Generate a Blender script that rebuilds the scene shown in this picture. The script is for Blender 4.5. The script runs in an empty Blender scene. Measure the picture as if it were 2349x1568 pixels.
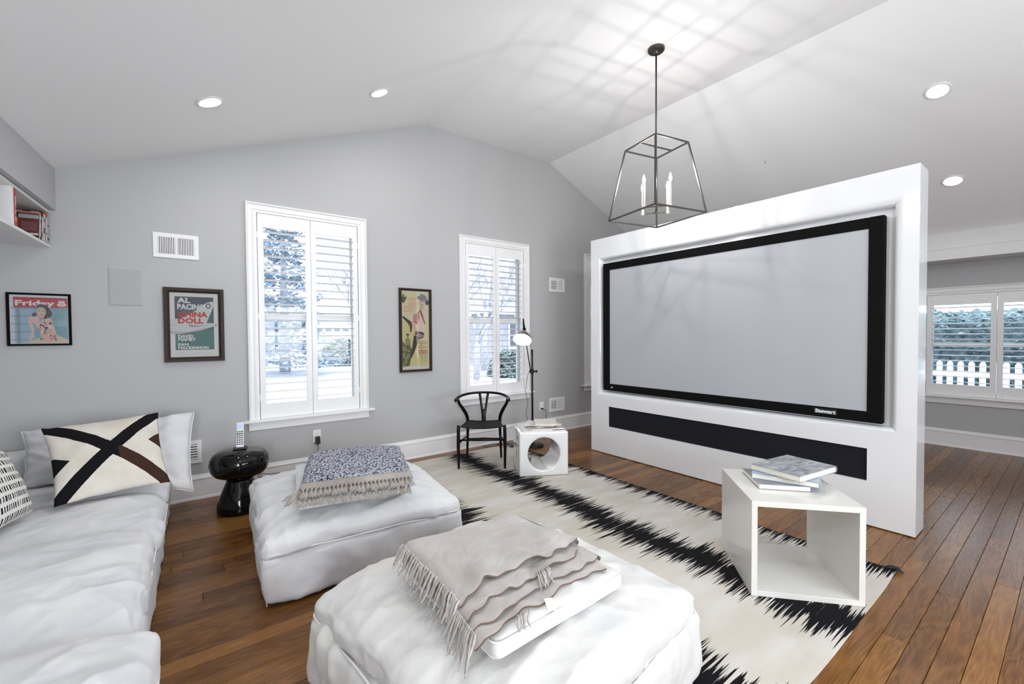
import bpy, bmesh, math, random
from math import sin, cos, pi, radians as R, sqrt
from mathutils import Vector, Matrix, noise
random.seed(7)
C = bpy.context.scene.collection
SC = bpy.context.scene

# ------------------------------------------------------------------ camera
cam_d = bpy.data.cameras.new('camera'); cam = bpy.data.objects.new('camera', cam_d); C.objects.link(cam)
_r, _u, _f = (0.7974, -0.6034, -0.0068), (0.0189, 0.0138, 0.9997), (0.6031, 0.7973, -0.0224)
cam.matrix_world = Matrix(((_r[0], _u[0], -_f[0], 0), (_r[1], _u[1], -_f[1], 0), (_r[2], _u[2], -_f[2], 1.4), (0, 0, 0, 1)))
cam_d.sensor_width = 36; cam_d.lens = 15.2243; cam_d.shift_y = 7.6 / 2349; cam_d.clip_start = 0.05; cam_d.clip_end = 300
SC.camera = cam
# ------------------------------------------------------------------ view + world
SC.view_settings.view_transform = 'Standard'; SC.view_settings.look = 'None'
SC.view_settings.exposure = 0.12; SC.view_settings.gamma = 1.0; SC.view_settings.use_curve_mapping = False
SC.cycles.use_denoising = True
SC.cycles.max_bounces = 8; SC.cycles.diffuse_bounces = 5; SC.cycles.glossy_bounces = 4
SC.cycles.transparent_max_bounces = 12; SC.cycles.transmission_bounces = 6
SC.cycles.caustics_reflective = False; SC.cycles.caustics_refractive = False
SC.cycles.sample_clamp_indirect = 6
wd = bpy.data.worlds.new('overcast_sky'); SC.world = wd; wd.use_nodes = True
bg = wd.node_tree.nodes['Background']; bg.inputs['Color'].default_value = (0.84, 0.91, 1.0, 1); bg.inputs['Strength'].default_value = 3.8
# ------------------------------------------------------------------ area lights (fill added behind the camera, set in assumed windows)
def area(name, loc, direction, sx, sy, power, color=(1, 1, 1), spread=pi):
    l = bpy.data.lights.new(name, 'AREA'); l.shape = 'RECTANGLE'; l.size = sx; l.size_y = sy; l.energy = power; l.color = color; l.spread = spread
    o = bpy.data.objects.new(name, l); C.objects.link(o); o.location = loc
    o.rotation_euler = Vector(direction).to_track_quat('-Z', 'Y').to_euler(); return o
BACK_Y = -2.6
area('rear_fill_light', (2.3, BACK_Y - 0.03, 1.5), (-0.30, 1, 0.50), 2.9, 1.5, 112, (0.93, 0.96, 1.0))
area('rear_fill_light', (-0.92, BACK_Y - 0.03, 1.55), (0.42, 1, -0.04), 0.9, 1.4, 78, (0.93, 0.96, 1.0))  # second fill, added for the surfaces facing the camera
CAN_POWER = 6.5; BULB_POWER = 6.8

# ================================================================== material helpers
class E:
    """tiny expression wrapper over Math nodes"""
    def __init__(s, nt, sock): s.nt, s.k = nt, sock
    def _m(s, op, *a):
        n = s.nt.nodes.new('ShaderNodeMath'); n.operation = op
        for i, x in enumerate((s,) + a):
            if isinstance(x, E): s.nt.links.new(x.k, n.inputs[i])
            else: n.inputs[i].default_value = x
        return E(s.nt, n.outputs[0])
    def __add__(s, o): return s._m('ADD', o)
    def __sub__(s, o): return s._m('SUBTRACT', o)
    def __mul__(s, o): return s._m('MULTIPLY', o)
    def __truediv__(s, o): return s._m('DIVIDE', o)
    __radd__ = __add__; __rmul__ = __mul__
    def rsub(s, c): return (s * -1.0) + c
    def abs(s): return s._m('ABSOLUTE')
    def min(s, o): return s._m('MINIMUM', o)
    def max(s, o): return s._m('MAXIMUM', o)
    def lt(s, o): return s._m('LESS_THAN', o)
    def gt(s, o): return s._m('GREATER_THAN', o)
    def sin(s): return s._m('SINE')
    def fract(s): return s._m('FRACT')
    def floor(s): return s._m('FLOOR')
    def pow(s, o): return s._m('POWER', o)
    def clamp(s): return s.max(0.0).min(1.0)
    def smooth(s, a, b):
        n = s.nt.nodes.new('ShaderNodeMapRange'); n.interpolation_type = 'SMOOTHSTEP'
        s.nt.links.new(s.k, n.inputs['Value']); n.inputs['From Min'].default_value = a; n.inputs['From Max'].default_value = b
        return E(s.nt, n.outputs[0])

class Mat:
    def __init__(s, name, color=(.8, .8, .8), rough=0.5, metal=0.0, spec=0.5, **kw):
        s.m = bpy.data.materials.new(name); s.m.use_nodes = True; s.nt = s.m.node_tree
        s.b = s.nt.nodes['Principled BSDF']
        s.b.inputs['Base Color'].default_value = (*color, 1); s.b.inputs['Roughness'].default_value = rough
        s.b.inputs['Metallic'].default_value = metal; s.b.inputs['Specular IOR Level'].default_value = spec
        for k, v in kw.items(): s.b.inputs[k.replace('_', ' ')].default_value = v
    def coord(s, kind='Object'):
        n = s.nt.nodes.new('ShaderNodeTexCoord'); return n.outputs[kind]
    def xyz(s, sock):
        n = s.nt.nodes.new('ShaderNodeSeparateXYZ'); s.nt.links.new(sock, n.inputs[0]); return [E(s.nt, o) for o in n.outputs]
    def vec(s, *a):
        n = s.nt.nodes.new('ShaderNodeCombineXYZ')
        for i, x in enumerate(a):
            if isinstance(x, E): s.nt.links.new(x.k, n.inputs[i])
            else: n.inputs[i].default_value = x
        return n.outputs[0]
    def noise(s, v, scale=1.0, detail=2.0, rough=0.5, dist=0.0):
        n = s.nt.nodes.new('ShaderNodeTexNoise'); s.nt.links.new(v, n.inputs['Vector'])
        n.inputs['Scale'].default_value = scale; n.inputs['Detail'].default_value = detail
        n.inputs['Roughness'].default_value = rough; n.inputs['Distortion'].default_value = dist
        return E(s.nt, n.outputs['Fac'])
    def voronoi(s, v, scale=1.0):
        n = s.nt.nodes.new('ShaderNodeTexVoronoi'); s.nt.links.new(v, n.inputs['Vector']); n.inputs['Scale'].default_value = scale
        return E(s.nt, n.outputs['Distance'])
    def rnd(s):
        n = s.nt.nodes.new('ShaderNodeObjectInfo'); return E(s.nt, n.outputs['Random'])
    def mix(s, f, a, b):
        n = s.nt.nodes.new('ShaderNodeMix'); n.data_type = 'RGBA'
        s.nt.links.new(f.k, n.inputs[0])
        for i, x in ((6, a), (7, b)):
            if isinstance(x, tuple): n.inputs[i].default_value = (*x, 1)
            else: s.nt.links.new(x, n.inputs[i])
        return n.outputs[2]
    def ramp(s, f, stops):
        n = s.nt.nodes.new('ShaderNodeValToRGB'); s.nt.links.new(f.k, n.inputs[0]); e = n.color_ramp.elements
        e[0].position, e[0].color = stops[0][0], (*stops[0][1], 1); e[1].position, e[1].color = stops[-1][0], (*stops[-1][1], 1)
        for p, c in stops[1:-1]:
            q = e.new(p); q.color = (*c, 1)
        return n.outputs[0]
    def color(s, sock): s.nt.links.new(sock, s.b.inputs['Base Color']); return s
    def rough(s, e): s.nt.links.new(e.k, s.b.inputs['Roughness']); return s
    def bump(s, e, strength=0.3, dist=0.01):
        n = s.nt.nodes.new('ShaderNodeBump'); n.inputs['Strength'].default_value = strength; n.inputs['Distance'].default_value = dist
        s.nt.links.new(e.k, n.inputs['Height']); s.nt.links.new(n.outputs[0], s.b.inputs['Normal']); return s

def paint(name, col, rough=0.6, tex=True):
    m = Mat(name, col, rough)
    if tex:
        p = m.coord(); m.bump(m.noise(p, 220, 2), 0.06, 0.002)
    return m.m
def cloth(name, col, scale=260, col2=None, rough=0.95, b=0.25):
    m = Mat(name, col, rough, spec=0.2); p = m.coord()
    n = m.noise(p, 3.5, 4, 0.6)
    if col2: m.color(m.mix(n.smooth(0.35, 0.7), col, col2))
    w = m.noise(p, scale, 2) * 0.12 + m.noise(p, 6, 5, 0.6, 1.5) * 1.5
    m.bump(w, b * 1.3, 0.010); m.b.inputs['Sheen Weight'].default_value = 0.15
    return m.m

MT = {}
MT['wall'] = paint('wall_grey_paint', (0.44, 0.442, 0.445), 0.65)
MT['ceiling'] = paint('ceiling_white_paint', (0.86, 0.86, 0.86), 0.7)
MT['trim'] = paint('trim_white_paint', (0.80, 0.80, 0.80), 0.35, False)
MT['shutter'] = paint('shutter_white_paint', (0.82, 0.82, 0.82), 0.35, False)
MT['lacquer'] = Mat('white_gloss_lacquer', (0.75, 0.76, 0.775), 0.12, Coat_Weight=0.6, Coat_Roughness=0.05).m
MT['cube_white'] = Mat('off_white_lacquer', (0.74, 0.73, 0.69), 0.22, Coat_Weight=0.3).m
MT['ceramic'] = Mat('white_glazed_ceramic', (0.80, 0.80, 0.80), 0.1, Coat_Weight=0.8, Coat_Roughness=0.03).m
MT['black_frame'] = Mat('matte_black_velvet', (0.004, 0.004, 0.004), 0.85, spec=0.1).m
MT['black_gloss'] = Mat('black_glaze', (0.003, 0.003, 0.003), 0.05, spec=0.38).m
MT['black_wood'] = Mat('black_lacquered_wood', (0.004, 0.0035, 0.003), 0.34, spec=0.2).m
MT['black_metal'] = Mat('black_metal', (0.006, 0.006, 0.006), 0.35, spec=0.25).m
MT['black_plastic'] = Mat('black_plastic', (0.012, 0.012, 0.012), 0.4).m
MT['bronze'] = Mat('aged_bronze_metal', (0.10, 0.095, 0.088), 0.38, 0.9).m
MT['steel'] = Mat('brushed_steel', (0.38, 0.37, 0.36), 0.28, 0.95).m
MT['candle'] = Mat('candle_sleeve_nickel', (0.62, 0.60, 0.56), 0.3, 0.6).m
MT['screen'] = Mat('grey_projection_fabric', (0.42, 0.43, 0.465), 0.42, spec=0.35).m
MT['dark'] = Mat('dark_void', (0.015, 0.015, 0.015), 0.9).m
MT['grille'] = Mat('navy_black_speaker_cloth', (0.011, 0.012, 0.017), 0.8, spec=0.15).m
MT['paper'] = Mat('paper_page_block', (0.78, 0.75, 0.68), 0.8).m
MT['white_plastic'] = Mat('white_plastic', (0.78, 0.78, 0.77), 0.4).m
MT['grey_plastic'] = Mat('silver_plastic', (0.5, 0.51, 0.53), 0.35, 0.3).m
MT['linen'] = cloth('white_cotton_slipcover', (0.62, 0.63, 0.66), 300, (0.69, 0.69, 0.69))
MT['linen2'] = cloth('cream_cotton_slipcover', (0.66, 0.655, 0.63), 300, (0.61, 0.61, 0.61))
MT['piping'] = cloth('white_cotton_piping', (0.78, 0.78, 0.77), 300)
MT['wool'] = cloth('taupe_brushed_wool', (0.43, 0.395, 0.37), 420, (0.50, 0.48, 0.47), 1.0, 0.5)
MT['wool_edge'] = cloth('brown_wool_selvedge', (0.15, 0.095, 0.075), 420, None, 1.0, 0.3)
MT['fringe'] = cloth('beige_yarn', (0.33, 0.30, 0.27), 300, (0.42, 0.39, 0.36), 1.0, 0.5)
MT['fringe_band'] = cloth('beige_knotted_band', (0.27, 0.24, 0.215), 200, (0.40, 0.365, 0.335), 1.0, 0.8)

def emis(name, col, st):
    m = bpy.data.materials.new(name); m.use_nodes = True; nt = m.node_tree; nt.nodes.clear()
    e = nt.nodes.new('ShaderNodeEmission'); e.inputs[0].default_value = (*col, 1); e.inputs[1].default_value = st
    o = nt.nodes.new('ShaderNodeOutputMaterial'); nt.links.new(e.outputs[0], o.inputs[0]); return m
MT['can_glow'] = emis('recessed_lamp_glow', (1, 0.98, 0.95), 9)
MT['bulb'] = emis('candle_bulb_glow', (1, 0.97, 0.92), 60)
MT['lamp_glow'] = emis('reading_bulb_glow', (1, 0.98, 0.95), 25)
MT['lcd'] = emis('lcd_backlight', (0.55, 0.68, 1.0), 0.9)
def glass(name, ior=1.45, tint=(1, 1, 1)):
    m = bpy.data.materials.new(name); m.use_nodes = True; nt = m.node_tree; nt.nodes.clear()
    t = nt.nodes.new('ShaderNodeBsdfTransparent'); t.inputs[0].default_value = (*tint, 1)
    g = nt.nodes.new('ShaderNodeBsdfGlossy'); g.inputs['Roughness'].default_value = 0.02
    f = nt.nodes.new('ShaderNodeFresnel'); f.inputs[0].default_value = ior
    x = nt.nodes.new('ShaderNodeMixShader'); o = nt.nodes.new('ShaderNodeOutputMaterial')
    nt.links.new(f.outputs[0], x.inputs[0]); nt.links.new(t.outputs[0], x.inputs[1]); nt.links.new(g.outputs[0], x.inputs[2]); nt.links.new(x.outputs[0], o.inputs[0])
    return m
MT['glass'] = glass('window_glass', 1.35, (0.97, 0.985, 1.0))
MT['pic_glass'] = glass('picture_glass', 1.45)

def flat(name, col, rough=0.55):
    k = 'flat_' + name
    if k not in MT: MT[k] = Mat(k, col, rough, spec=0.3).m
    return MT[k]

# oak floor
m = Mat('dark_oak_boards', rough=0.22, spec=0.30); rn = m.rnd(); x, y, z = m.xyz(m.coord())
ox = rn * 37.0
g1 = m.noise(m.vec(x * 1.1 + ox, y * 9.0, ox), 1.0, 2, 0.5, 0.35)
rings = ((g1 * 15.0).fract() - 0.5).abs() * 2.0
fine = m.noise(m.vec(x * 7.0 + ox, y * 260.0, ox), 1.0, 3, 0.6)
blot = m.noise(m.vec(x * 1.6 + ox, y * 6.0, ox * 0.5), 1.0, 3, 0.6)
tone = (rings.smooth(0.0, 0.9) * 0.13 + fine * 0.52 + blot * 0.38 + (rn - 0.5) * 0.30).clamp()
m.color(m.ramp(tone, [(0.15, (0.032, 0.012, 0.003)), (0.42, (0.115, 0.046, 0.010)), (0.66, (0.225, 0.098, 0.024)), (0.92, (0.34, 0.165, 0.050))]))
m.rough(fine * 0.18 + 0.17); m.bump(fine, 0.10, 0.002)
MT['oak'] = m.m
MT['subfloor'] = Mat('dark_board_gap', (0.02, 0.010, 0.006), 0.7).m

# rug: flat weave with black comb-edged stripes (local x across the stripes, y along them)
m = Mat('flatweave_wool_rug', rough=0.95, spec=0.15); x, y, z = m.xyz(m.coord())
wob = (m.noise(m.vec(y * 1.1, 3.0, 0.0), 1.0, 2) - 0.5) * 0.22
na = m.noise(m.vec(y * 62.0, x * 2.2, 1.0), 1.0, 1.5, 0.6)
nb = m.noise(m.vec(y * 13.0, x * 1.2, 7.0), 1.0, 1.5)
nc = m.noise(m.vec(y * 170.0, x * 3.0, 4.0), 1.0, 0.0)
jag = (na - 0.5) * 0.46 + (nb - 0.5) * 0.26 + (nc - 0.5) * 0.34
black = None
for xc, w in ((0.09, 0.13), (0.97, 0.135), (1.78, 0.115)):
    d = (x + wob - xc if xc < 1.5 else x - xc).abs()
    s = (d * 1.0 - (jag + w)).smooth(-0.022, 0.022).rsub(1.0)
    black = s if black is None else black.max(s)
yarn = m.noise(m.vec(x * 70.0, y * 500.0, 0.0), 1.0, 2)
cream = m.mix(m.noise(m.vec(x, y * 2.5, 0.0), 2.0, 4).smooth(0.35, 0.7), (0.56, 0.52, 0.45), (0.64, 0.615, 0.58))
blk = m.mix(yarn.smooth(0.58, 0.8), (0.006, 0.006, 0.008), (0.05, 0.05, 0.05))
m.color(m.mix(black, cream, blk)); m.bump(yarn + m.noise(m.vec(x * 12, y * 12, 0.0), 1.0, 3), 0.35, 0.004)
MT['rug'] = m.m

# chunky blue grey knit
m = Mat('blue_grey_boucle_knit', rough=1.0, spec=0.1); p = m.coord()
v = m.voronoi(p, 88); n2 = m.noise(p, 80, 3, 0.7); s = (v * 0.76 + n2 * 0.76)
m.color(m.ramp(s, [(0.50, (0.62, 0.64, 0.70)), (0.74, (0.47, 0.49, 0.55)), (0.86, (0.10, 0.11, 0.15)), (1.0, (0.04, 0.045, 0.07))]))
m.bump(s.rsub(1.5), 0.9, 0.012); MT['knit'] = m.m

# pillow with crossed bands (uv pattern)
m = Mat('cream_linen_with_crossed_bands', rough=0.95, spec=0.15); u, v, _ = m.xyz(m.coord('UV'))
wv = (m.noise(m.coord('UV'), 26, 2) - 0.5) * 0.012
a = (v + u - 1.0 + wv).abs(); b = (v - u + wv).abs()
fork = 0.105
s1 = a.lt(fork * 0.92); s2 = b.lt(fork * 0.92)
# small triangles on the left and right ends
tl = (u + wv).lt(0.5).k
lt = (u * 1.0 + (v - 0.44).abs() * 1.15).lt(0.135) * 1.0
rt = ((u.rsub(1.0)) + (v - 0.56).abs() * 1.15).lt(0.135) * 1.0
blackm = s1.max(s2).max(lt).max(rt)
brown = (u.gt(0.56) * v.lt(0.50) * s1).max(rt)
thr = m.noise(m.vec(u * 30.0, v * 240.0, 0.0), 1.0, 3)
bc = m.mix(brown.clamp(), (0.006, 0.006, 0.008), (0.045, 0.022, 0.016))
cc = m.mix(m.noise(m.coord('UV'), 4, 3).smooth(0.3, 0.7), (0.62, 0.58, 0.50), (0.68, 0.655, 0.60))
m.color(m.mix(blackm.clamp(), cc, bc)); m.bump(thr + m.noise(m.coord('UV'), 160, 2), 0.4, 0.003); MT['cross_pillow'] = m.m

# pillow with rows of short black strokes
m = Mat('white_cotton_with_black_dashes', rough=0.95, spec=0.15); u, v, _ = m.xyz(m.coord('UV'))
row = v * 9.0; rf = row.fract(); rid = row.floor()
off = (rid * 12.9898).sin() * 3.0
col = u * 30.0 + off + (m.noise(m.vec(u * 9.0, rid, 0.0), 1.0, 1) - 0.5) * 2.0
thick = m.noise(m.vec(col.floor() if False else u * 24.0 + off, rid * 3.7, 0.0), 1.0, 1) * 0.42
dash = (col.fract() - 0.5).abs().lt(thick + 0.02) * (rf - 0.5).abs().lt(0.30)
m.color(m.mix(dash.clamp(), (0.74, 0.73, 0.69), (0.012, 0.013, 0.02))); m.bump(m.noise(m.coord('UV'), 120, 2), 0.5, 0.004)
MT['dash_pillow'] = m.m

# woven paper-cord seat
m = Mat('black_woven_cord', (0.02, 0.02, 0.02), 0.7, spec=0.2); x, y, z = m.xyz(m.coord())
m.bump(((x + y) * 420.0).sin(), 0.6, 0.004); m.color(m.mix(m.noise(m.vec(x * 90, y * 90, 0.0), 1.0, 2), (0.006, 0.006, 0.006), (0.022, 0.021, 0.02))); MT['cord'] = m.m
# walnut frame wood
m = Mat('dark_walnut_frame', (0.03, 0.015, 0.008), 0.45, spec=0.25); x, y, z = m.xyz(m.coord())
m.color(m.mix(m.noise(m.vec(x * 14, y * 14, z * 30), 1.0, 3), (0.008, 0.004, 0.003), (0.030, 0.013, 0.006))); MT['walnut'] = m.m
# book covers
def cover_mat(name, a, b, sc=6, rough=0.35, c=None):
    m = Mat(name, a, rough); p = m.coord()
    x, y, z = m.xyz(p); n = m.noise(m.vec(x * 1.0, y * 2.6, z), sc, 5, 0.6, 0.8)
    m.color(m.ramp(n, [(0.35, a), (0.52, c or tuple((i + j) / 2 for i, j in zip(a, b))), (0.66, b)])); return m.m
MT['cov_sea'] = cover_mat('grey_seascape_cover', (0.17, 0.18, 0.21), (0.46, 0.48, 0.50), 9, 0.25)
MT['cov_blue'] = cover_mat('blue_sky_cover', (0.22, 0.30, 0.42), (0.48, 0.54, 0.62), 7, 0.25)
MT['cov_grey'] = cover_mat('slate_cover', (0.16, 0.17, 0.20), (0.30, 0.31, 0.34), 7, 0.3)
MT['cov_cream'] = cover_mat('cream_cover', (0.72, 0.69, 0.62), (0.62, 0.57, 0.50), 8, 0.4)
MT['cov_mag'] = cover_mat('faded_red_magazine_cover', (0.42, 0.34, 0.33), (0.60, 0.58, 0.57), 12, 0.3)
MT['cov_mag2'] = cover_mat('pale_grey_magazine_cover', (0.55, 0.55, 0.57), (0.72, 0.72, 0.72), 9, 0.3)

# outdoors
def leafy(name, a, b, sc=14):
    m = Mat(name, a, 0.8, spec=0.2); m.color(m.mix(m.noise(m.coord(), sc, 2).smooth(0.3, 0.7), a, b)); return m.m
MT['fir'] = leafy('blue_green_needles', (0.20, 0.26, 0.32), (0.34, 0.42, 0.48))
MT['hedge'] = leafy('dark_hedge_leaves', (0.06, 0.11, 0.12), (0.22, 0.31, 0.33), 9)
MT['shrub'] = leafy('grey_green_leaves', (0.20, 0.27, 0.25), (0.34, 0.40, 0.36))
MT['bark'] = leafy('grey_bark', (0.34, 0.33, 0.36), (0.50, 0.49, 0.52))
MT['drive'] = leafy('pale_concrete_drive', (0.40, 0.43, 0.50), (0.55, 0.57, 0.62), 0.9)
MT['siding'] = paint('white_siding', (0.72, 0.73, 0.75), 0.6, False)
MT['brickish'] = leafy('grey_brown_shingle_siding', (0.34, 0.33, 0.35), (0.44, 0.43, 0.45), 5)
MT['roof'] = leafy('grey_shingles', (0.42, 0.43, 0.46), (0.50, 0.51, 0.54), 4)
MT['far_pane'] = Mat('dark_far_pane', (0.08, 0.09, 0.11), 0.1).m

# ================================================================== geometry helpers
class MB:
    def __init__(s): s.v, s.f, s.mi, s.uv = [], [], [], None
    def add(s, verts, faces, mi=0, M=None):
        o = len(s.v)
        for p in verts:
            s.v.append(tuple(M @ Vector(p)) if M is not None else tuple(p))
        for f in faces: s.f.append([i + o for i in f]); s.mi.append(mi)
        return s
    def box(s, a, b, mi=0, M=None):
        (x0, y0, z0), (x1, y1, z1) = a, b
        v = [(x0, y0, z0), (x1, y0, z0), (x1, y1, z0), (x0, y1, z0), (x0, y0, z1), (x1, y0, z1), (x1, y1, z1), (x0, y1, z1)]
        return s.add(v, [(0, 3, 2, 1), (4, 5, 6, 7), (0, 1, 5, 4), (1, 2, 6, 5), (2, 3, 7, 6), (3, 0, 4, 7)], mi, M)
    def tube(s, pts, r, n=8, mi=0, closed=False, M=None, caps=True):
        pts = [Vector(p) for p in pts]; N = len(pts)
        rr = r if hasattr(r, '__len__') else [r] * N
        verts = []; prev = None
        for i, p in enumerate(pts):
            if closed: t = pts[(i + 1) % N] - pts[i - 1]
            else: t = pts[min(i + 1, N - 1)] - pts[max(i - 1, 0)]
            t.normalize()
            if prev is None:
                up = Vector((0, 0, 1)) if abs(t.z) < 0.9 else Vector((1, 0, 0))
                a = t.cross(up).normalized()
            else:
                a = (prev - t * prev.dot(t))
                a = a.normalized() if a.length > 1e-6 else t.orthogonal().normalized()
            prev = a; b = t.cross(a)
            for k in range(n):
                th = 2 * pi * k / n; verts.append(p + (a * cos(th) + b * sin(th)) * rr[i])
        faces = []
        L = N if closed else N - 1
        for i in range(L):
            j = (i + 1) % N
            for k in range(n):
                k2 = (k + 1) % n; faces.append((i * n + k, i * n + k2, j * n + k2, j * n + k))
        if not closed and caps:
            faces.append(tuple(range(n - 1, -1, -1))); faces.append(tuple((N - 1) * n + k for k in range(n)))
        return s.add(verts, faces, mi, M)
    def lathe(s, prof, n=32, mi=0, M=None):
        verts = []; faces = []; m_ = len(prof)
        for k in range(n):
            th = 2 * pi * k / n
            for r, z in prof: verts.append((r * cos(th), r * sin(th), z))
        for k in range(n):
            k2 = (k + 1) % n
            for i in range(m_ - 1): faces.append((k * m_ + i, k2 * m_ + i, k2 * m_ + i + 1, k * m_ + i + 1))
        faces.append(tuple(k * m_ for k in range(n - 1, -1, -1))); faces.append(tuple(k * m_ + m_ - 1 for k in range(n)))
        return s.add(verts, faces, mi, M)
    def prism(s, poly, z0, z1, mi=0, M=None):
        n = len(poly); v = [(x, y, z0) for x, y in poly] + [(x, y, z1) for x, y in poly]
        f = [tuple(range(n - 1, -1, -1)), tuple(range(n, 2 * n))] + [(i, (i + 1) % n, n + (i + 1) % n, n + i) for i in range(n)]
        return s.add(v, f, mi, M)
    def mesh(s, name, mats, smooth=False, bevel=None):
        me = bpy.data.meshes.new(name); me.from_pydata(s.v, [], s.f)
        for m in (mats if isinstance(mats, (list, tuple)) else [mats]): me.materials.append(m)
        me.polygons.foreach_set('material_index', s.mi)
        if bevel:
            bm = bmesh.new(); bm.from_mesh(me); bmesh.ops.recalc_face_normals(bm, faces=bm.faces)
            es = [e for e in bm.edges if len(e.link_faces) == 2 and e.calc_face_angle(0) > 0.6]
            bmesh.ops.bevel(bm, geom=es, offset=bevel[0], segments=bevel[1], affect='EDGES', profile=0.5, clamp_overlap=True); bm.to_mesh(me); bm.free()
        if smooth: me.polygons.foreach_set('use_smooth', [True] * len(me.polygons))
        me.update(); return me
    def build(s, name, mats, parent=None, smooth=False, bevel=None, loc=None, rot=None, auto=None):
        me = s.mesh(name, mats, smooth, bevel)
        if auto is not None: me.polygons.foreach_set('use_smooth', [True] * len(me.polygons)); me.set_sharp_from_angle(angle=R(auto))
        o = bpy.data.objects.new(name, me); C.objects.link(o)
        if parent: o.parent = parent
        if loc: o.location = loc
        if rot: o.rotation_euler = rot
        return o

def empty(name, loc=(0, 0, 0), rz=0, M=None):
    o = bpy.data.objects.new(name, None); C.objects.link(o); o.empty_display_size = 0.1
    if M is not None: o.matrix_world = M
    else: o.location = loc; o.rotation_euler = (0, 0, rz)
    return o
def tag(o, label=None, cat=None, group=None, kind=None):
    if label: o['label'] = label
    if cat: o['category'] = cat
    if group: o['group'] = group
    if kind: o['kind'] = kind
    return o
def thing(name, label, cat, loc=(0, 0, 0), rz=0, group=None): return tag(empty(name, loc, rz), label, cat, group)
def struct(o, label=None): return tag(o, label, None, None, 'structure')
def copy_tree(o, parent=None):
    c = o.copy(); C.objects.link(c)
    if parent: c.parent = parent
    for ch in o.children: copy_tree(ch, c)
    return c

def fbm(p, sc, oct=3):
    return noise.fractal(Vector(p) * sc, 1.0, 2.0, oct)
def wrinkle(p, dirs, f, seed):
    """soft elongated folds; dirs = list of (direction, weight)"""
    s = 0
    for i, (d, w) in enumerate(dirs):
        q = Vector(p); along = q.dot(d); n = noise.noise(q * 1.6 + Vector((seed, i * 5.1, 0)))
        perp = Vector((-d[1], d[0], 0)); c = q.dot(perp) + 0.09 * n
        m_ = max(0.0, noise.noise(q * 2.3 + Vector((seed * 2, i * 3.3, 4))) + 0.25)
        s += w * m_ * (1 - abs(sin(c * f * (1 + 0.2 * i) + n * 3)) ** 0.7)
    return s

def soft_box(sx, sy, sz, r=0.05, puff=0.04, n=70, seed=1, amp=0.008, wf=22, dirs=None, sag=0.0, skirt=False, belly=0.0):
    """rounded fabric box, base at z=0 centred in xy; returns MB"""
    dirs = dirs or [(Vector((0.8, 0.6, 0)), 1), (Vector((-0.5, 0.86, 0)), 0.8)]
    bm = bmesh.new(); verts = {}
    nx = n; ny = max(4, int(n * sy / sx)); nz = max(4, int(n * sz / sx))
    def P(i, j, k):
        key = (i, j, k)
        if key in verts: return verts[key]
        x = (i / nx - 0.5) * sx; y = (j / ny - 0.5) * sy; z = k / nz * sz
        rx = min(r, sz * 0.49); cx = max(-sx / 2 + rx, min(sx / 2 - rx, x)); cy = max(-sy / 2 + rx, min(sy / 2 - rx, y)); cz = max(rx, min(sz - rx, z))
        d = Vector((x - cx, y - cy, z - cz)); L = d.length
        nrm = d / L if L > 1e-9 else Vector((0, 0, 1))
        p = Vector((cx, cy, cz)) + nrm * min(L, rx) if L > 1e-9 else Vector((x, y, z))
        if L > 1e-9: p = Vector((cx, cy, cz)) + nrm * rx
        u, v_, w = 2 * x / sx, 2 * y / sy, z / sz
        if w > 0.5: p.z += puff * (1 - abs(u) ** 3.6) * (1 - abs(v_) ** 3.6) * (w - 0.5) * 2
        if sag: p.z -= sag * (abs(u * v_) ** 2) * (1 if w > 0.2 else 0.6)
        if belly:
            bl = belly * 4 * w * (1 - w)
            p.x += bl * (u if abs(u) > 0.98 else 0); p.y += bl * (v_ if abs(v_) > 0.98 else 0)
        h = amp * wrinkle((x, y, z * 0.5), dirs, wf, seed) + amp * 0.9 * fbm((x + seed, y, z), 4.5, 3)
        if abs(nrm.z) < 0.5:
            t = x + y
            h += amp * 0.9 * noise.noise(Vector((x * 7 + seed, y * 7, z * 2.2)))
            if z < 1e-4: h = 0
        p += nrm * h
        if p.z < 0: p.z = 0
        vv = bm.verts.new(p); verts[key] = vv; return vv
    def quad(a, b, c, d):
        try: bm.faces.new((P(*a), P(*b), P(*c), P(*d)))
        except ValueError: pass
    for i in range(nx):
        for j in range(ny):
            quad((i, j, nz), (i + 1, j, nz), (i + 1, j + 1, nz), (i, j + 1, nz))
            if i % 1 == 0: quad((i, j, 0), (i, j + 1, 0), (i + 1, j + 1, 0), (i + 1, j, 0))
    for k in range(nz):
        for i in range(nx):
            quad((i, 0, k), (i + 1, 0, k), (i + 1, 0, k + 1), (i, 0, k + 1)); quad((i, ny, k), (i, ny, k + 1), (i + 1, ny, k + 1), (i + 1, ny, k))
        for j in range(ny):
            quad((0, j, k), (0, j, k + 1), (0, j + 1, k + 1), (0, j + 1, k)); quad((nx, j, k), (nx, j + 1, k), (nx, j + 1, k + 1), (nx, j, k + 1))
    mb = MB(); bm.verts.index_update()
    idx = {v: i for i, v in enumerate(bm.verts)}
    mb.v = [tuple(v.co) for v in bm.verts]; mb.f = [[idx[v] for v in f.verts] for f in bm.faces]; mb.mi = [0] * len(mb.f)
    bm.free(); return mb

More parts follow.
